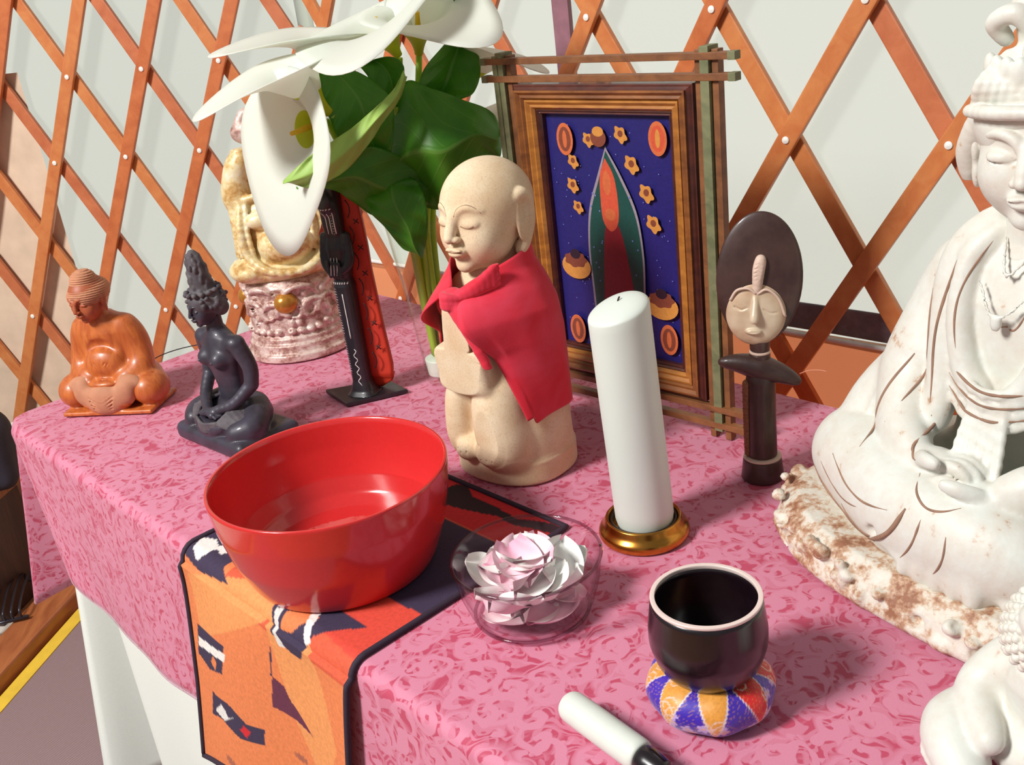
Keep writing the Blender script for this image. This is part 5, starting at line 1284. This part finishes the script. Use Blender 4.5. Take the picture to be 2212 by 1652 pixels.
# hands lying in the lap, palms up
def hand(S, base, dirx, sx):
    b = np.array(base); S.ell(b, (.025, .020, .010), (0, 0, sx * 12), k=.006)
    for f, (l, o_) in enumerate(((.030, -.013), (.035, -.004), (.034, .005), (.027, .013))):
        S.tube([b + [dirx * .016, o_, .002], b + [dirx * (.018 + l * .5), o_ * 1.1, .006], b + [dirx * (.016 + l), o_ * 1.05, .001]], [.0062, .0056, .0046], k=.002)
    S.tube([b + [-dirx * .006, -.014, .004], b + [dirx * .008, -.026, .010], b + [dirx * .022, -.030, .012]], [.0075, .0062, .005], k=.003)
hand(S, (-.030, -.104, .134), 1, 1); hand(S, (.030, -.112, .122), -1, -1)
# robe edges, open at the chest, and folds
for sx in (-1, 1):
    S.tube([(sx * .030, -.016, .325), (sx * .050, -.036, .300), (sx * .050, -.050, .250), (sx * .034, -.056, .205), (sx * .010, -.058, .185)], [.008, .010, .010, .010, .007], k=.010)
    S.tube([(sx * .042, -.008, .335), (sx * .070, -.024, .300), (sx * .074, -.040, .245), (sx * .066, -.048, .190), (sx * .060, -.062, .150)], [.008, .012, .012, .012, .010], k=.012)
    S.tube([(sx * .062, -.048, .300), (sx * .064, -.058, .250), (sx * .050, -.064, .200)], .0034, k=.002, op='sub')
S.tube([(-.018, -.030, .322), (0, -.052, .296), (.018, -.030, .322)], .0016, k=.002)
S.tube([(-.030, -.050, .288), (0, -.066, .262), (.030, -.050, .288)], .0016, k=.002); S.ell((0, -.064, .258), (.006, .004, .008), k=.002)
for k in range(4): S.tube([(-.060, -.050, .212 - k * .010), (0, -.074, .196 - k * .011), (.060, -.050, .212 - k * .010)], .0048, k=.003)
for k in range(6): S.tube([(-.014 + k * .007, -.070, .185), (-.016 + k * .009, -.088, .150 - k * .002), (-.012 + k * .010, -.112, .112)], .0040, k=.003)
for k in range(7):
    a = k / 6; S.tube([(-.200 + a * .05, -.060 - a * .02, .072 + a * .035), (-.12 + a * .03, -.118 + a * .008, .075 + a * .030), (-.02 + a * .02, -.150 + a * .014, .066 + a * .026)], .0042, k=.0035)
    S.tube([(.200 - a * .05, -.060 - a * .02, .072 + a * .035), (.12 - a * .03, -.118 + a * .008, .075 + a * .030), (.04 - a * .02, -.150 + a * .014, .060 + a * .026)], .0042, k=.0035)
for k in range(5): S.tube([(.0 + k * .010, -.124, .108), (-.006 + k * .014, -.150, .076), (-.020 + k * .020, -.160, .046)], [.006, .007, .007], k=.010)
S.tube([(-.215, -.06, .070), (-.19, -.112, .060), (-.11, -.150, .054), (-.03, -.166, .052)], .0045, k=.003, op='sub')
S.tube([(-.045, -.135, .100), (-.060, -.160, .070), (-.110, -.172, .048)], [.002, .0055, .003], k=.003, op='sub')
for k in range(26):
    a = rg.uniform(math.pi * 1.05, math.pi * 1.95); r_ = rg.uniform(.75, 1.0); S.ell((math.cos(a) * .20 * r_, math.sin(a) * .160 * r_, rg.uniform(.042, .060)), (.018, .010, .008), (0, 0, rg.uniform(0, 180)), k=.006)
S.cut(.036)
wl = []                                                              # brown paint showing along the worn fold lines
def worn(pts, r): wl.append(tube('l', [S.snap(p, d, .2) for p, d in pts], r, 6, 5))
FWD = (0, 1, 0)
for x0_, z0_, x1_, z1_, bow, r in ((-.058, .300, -.064, .170, -.010, .0016), (-.030, .318, -.040, .225, -.012, .0012), (-.085, .270, -.098, .150, .010, .0012), (.050, .300, .060, .180, .010, .0014), (-.10, .205, -.115, .125, -.010, .0016),
                                   (-.050, .212, .050, .206, 0, .0012), (-.052, .200, .050, .194, 0, .0010), (-.05, .188, .048, .182, 0, .0012), (-.150, .108, -.040, .100, 0, .0012), (-.195, .075, -.060, .058, 0, .0020), (-.17, .092, -.08, .086, 0, .0010),
                                   (-.030, .128, .030, .120, 0, .0012), (-.02, .108, -.075, .052, .012, .0026), (.0, .105, -.02, .060, .006, .0014), (.03, .10, .02, .060, .006, .0012), (-.12, .070, -.06, .064, 0, .0018), (-.06, .160, -.035, .140, 0, .0016), (.02, .265, .0, .255, 0, .001)):
    worn([((x0_ + (x1_ - x0_) * t + bow * math.sin(math.pi * t), -.195, z0_ + (z1_ - z0_) * t - (.010 * math.sin(math.pi * t) if bow == 0 else 0)), FWD) for t in np.linspace(0, 1, 7)], [r * .4, r, r * 1.1, r, r * 1.1, r * .8, r * .3])
rb = link('robed_body', S.mesh('robed_body'), M_PALE, root); rb.scale = (.90, .92, 1.06); rb.location = (0, .012, -.004)
link('worn_lines', join('worn_lines', wl), simple('worn_brown', (158, 122, 100), .8, sc=60, var=.3), rb)
H = .140
S = Clay((-.070, -.084, -.080), (.070, .078, .085), .0013); face(S, (0, 0, 0), H, jaw=1.08)
S.cap((0, -.052, .030), (0, -.060, .030), .003, k=.001)
hd = link('head', S.mesh('head'), M_PALE, root); hd.location = (0, .002, .420); hd.rotation_euler = (math.radians(5), 0, math.radians(20))
S = Clay((-.03, -.03, -.11), (.03, .03, -.03), .0016)
S.col([-.100, -.085, -.050], [.034 * .9, .026, .024], [.030, .025, .024], k=.01); nk = link('neck', S.mesh('neck'), M_PALE, hd)

for sx in (-1, 1):
    pass
S = Clay((-.075, -.075, -.04), (.075, .075, .165), .0014)      # hair with crown and tall knot
S.ell((0, .010, .022), (.0530, .0620, .048), k=.004)
S.ell((0, -.062, -.012), (.046, .030, .040), k=.008, op='sub')
for k in range(13):
    x = -.042 + k * .007; S.tube([(x * 1.0, -.043 + abs(x) * .35, .036), (x * .9, -.036, .058), (x * .6, -.012, .074)], .0042, k=.002)
S.tube([(-.046, -.030, .034), (-.025, -.0495, .038), (0, -.054, .039), (.025, -.0495, .038), (.046, -.030, .034)], .0055, k=.002)
for k in range(9):
    a = (k - 4) * .26; S.ell((math.sin(a) * .040, -.040 * math.cos(a) + .002, .062), (.0075, .006, .016), (8, 0, math.degrees(a)), k=.002)
    S.ell((math.sin(a) * .042, -.043 * math.cos(a) + .002, .048), (.004, .004, .004), k=.001)
S.col([.055, .070, .082, .094, .102], [.030, .025, .022, .024, .012], [.032, .027, .024, .026, .012], cy=.004, k=.008)
S.ell((0, -.025, .078), (.013, .009, .016), k=.002); S.ell((0, -.031, .074), (.006, .004, .008), k=.001)
for sx in (-1, 1):
    S.tube([(sx * .008, -.010, .094), (sx * .022, -.014, .106), (sx * .036, -.008, .098), (sx * .030, -.002, .084)], [.008, .0075, .007, .006], k=.002)
    S.tube([(sx * .004, -.012, .098), (sx * .012, -.006, .112), (sx * .024, .004, .110)], [.006, .0065, .005], k=.002)
    S.tube([(sx * .046, -.006, .020), (sx * .056, .004, -.010), (sx * .056, .012, -.036)], [.008, .008, .006], k=.004)
ch = link('crowned_hair', S.mesh('crowned_hair'), M_PALE, hd); ch.scale = (1.10, 1.10, 1.02)

# ================================================================ small pale bowed Buddha in the lower right corner
root = thing('bowed_buddha', 'small pale bowed figure with snail-curl hair in the lower right corner', 'statue', (.372, .572, TH + .0012), -50)
S = Clay((-.095, -.105, 0), (.095, .085, .125), .0019)
S.ell((0, .010, .032), (.062, .058, .034), k=.012)
for sx in (-1, 1):
    S.tube([(sx * .036, .020, .034), (sx * .068, -.030, .034), (sx * .040, -.066, .022)], [.026, .022, .016], k=.008)
    S.tube([(sx * .046, .014, .086), (sx * .062, -.010, .060), (sx * .036, -.046, .050)], [.016, .014, .011], k=.006)
    S.ell((sx * .034, -.078, .012), (.014, .022, .011), k=.004)
S.col([.02, .05, .085, .100, .108], [.050, .046, .046, .036, .018], [.038, .036, .032, .026, .016], cy=[.014, .010, .000, -.006, -.010], k=.012)
for k in range(7): S.tube([(-.034, -.016, .090 - k * .006), (0, -.031, .080 - k * .007), (.034, -.016, .090 - k * .006)], .0024, k=.003)
for k in range(6): S.tube([(-.060, .0 - k * .009, .058 - k * .003), (-.080, -.020 - k * .007, .040 - k * .003), (-.060, -.060 - k * .002, .036 - k * .004)], .0024, k=.002)
S.cut(.0); link('body', S.mesh('body'), M_PALE, root)
H = .066
hd = small_head(root, (-.012, -.022, .138), H, (42, 4, 4), M_PALE, v=.0012, ears=True)
S = Clay((-.040, -.042, -.03), (.040, .046, .055), .0009)
S.ell((0, .004, .009), (.0272, .0320, .0262), k=.003); S.ell((0, .004, .034), (.015, .016, .014), k=.006)
S.ell((0, -.042, -.016), (.024, .022, .030), k=.003, op='sub')
for ring_ in range(9):
    b = -.25 + ring_ * .21; nk_ = max(4, int(26 * math.cos(b)))
    for k in range(nk_):
        a = (k + .5 * (ring_ % 2)) / nk_ * 2 * math.pi; p_ = (math.cos(a) * math.cos(b) * .0275, .004 + math.sin(a) * math.cos(b) * .0325, .009 + math.sin(b) * .0265)
        if p_[1] < -.020 and p_[2] < .013: continue
        S.ell(p_, (.0034, .0034, .0034), k=.0006)
link('curled_hair', S.mesh('curled_hair'), M_PALE, hd)
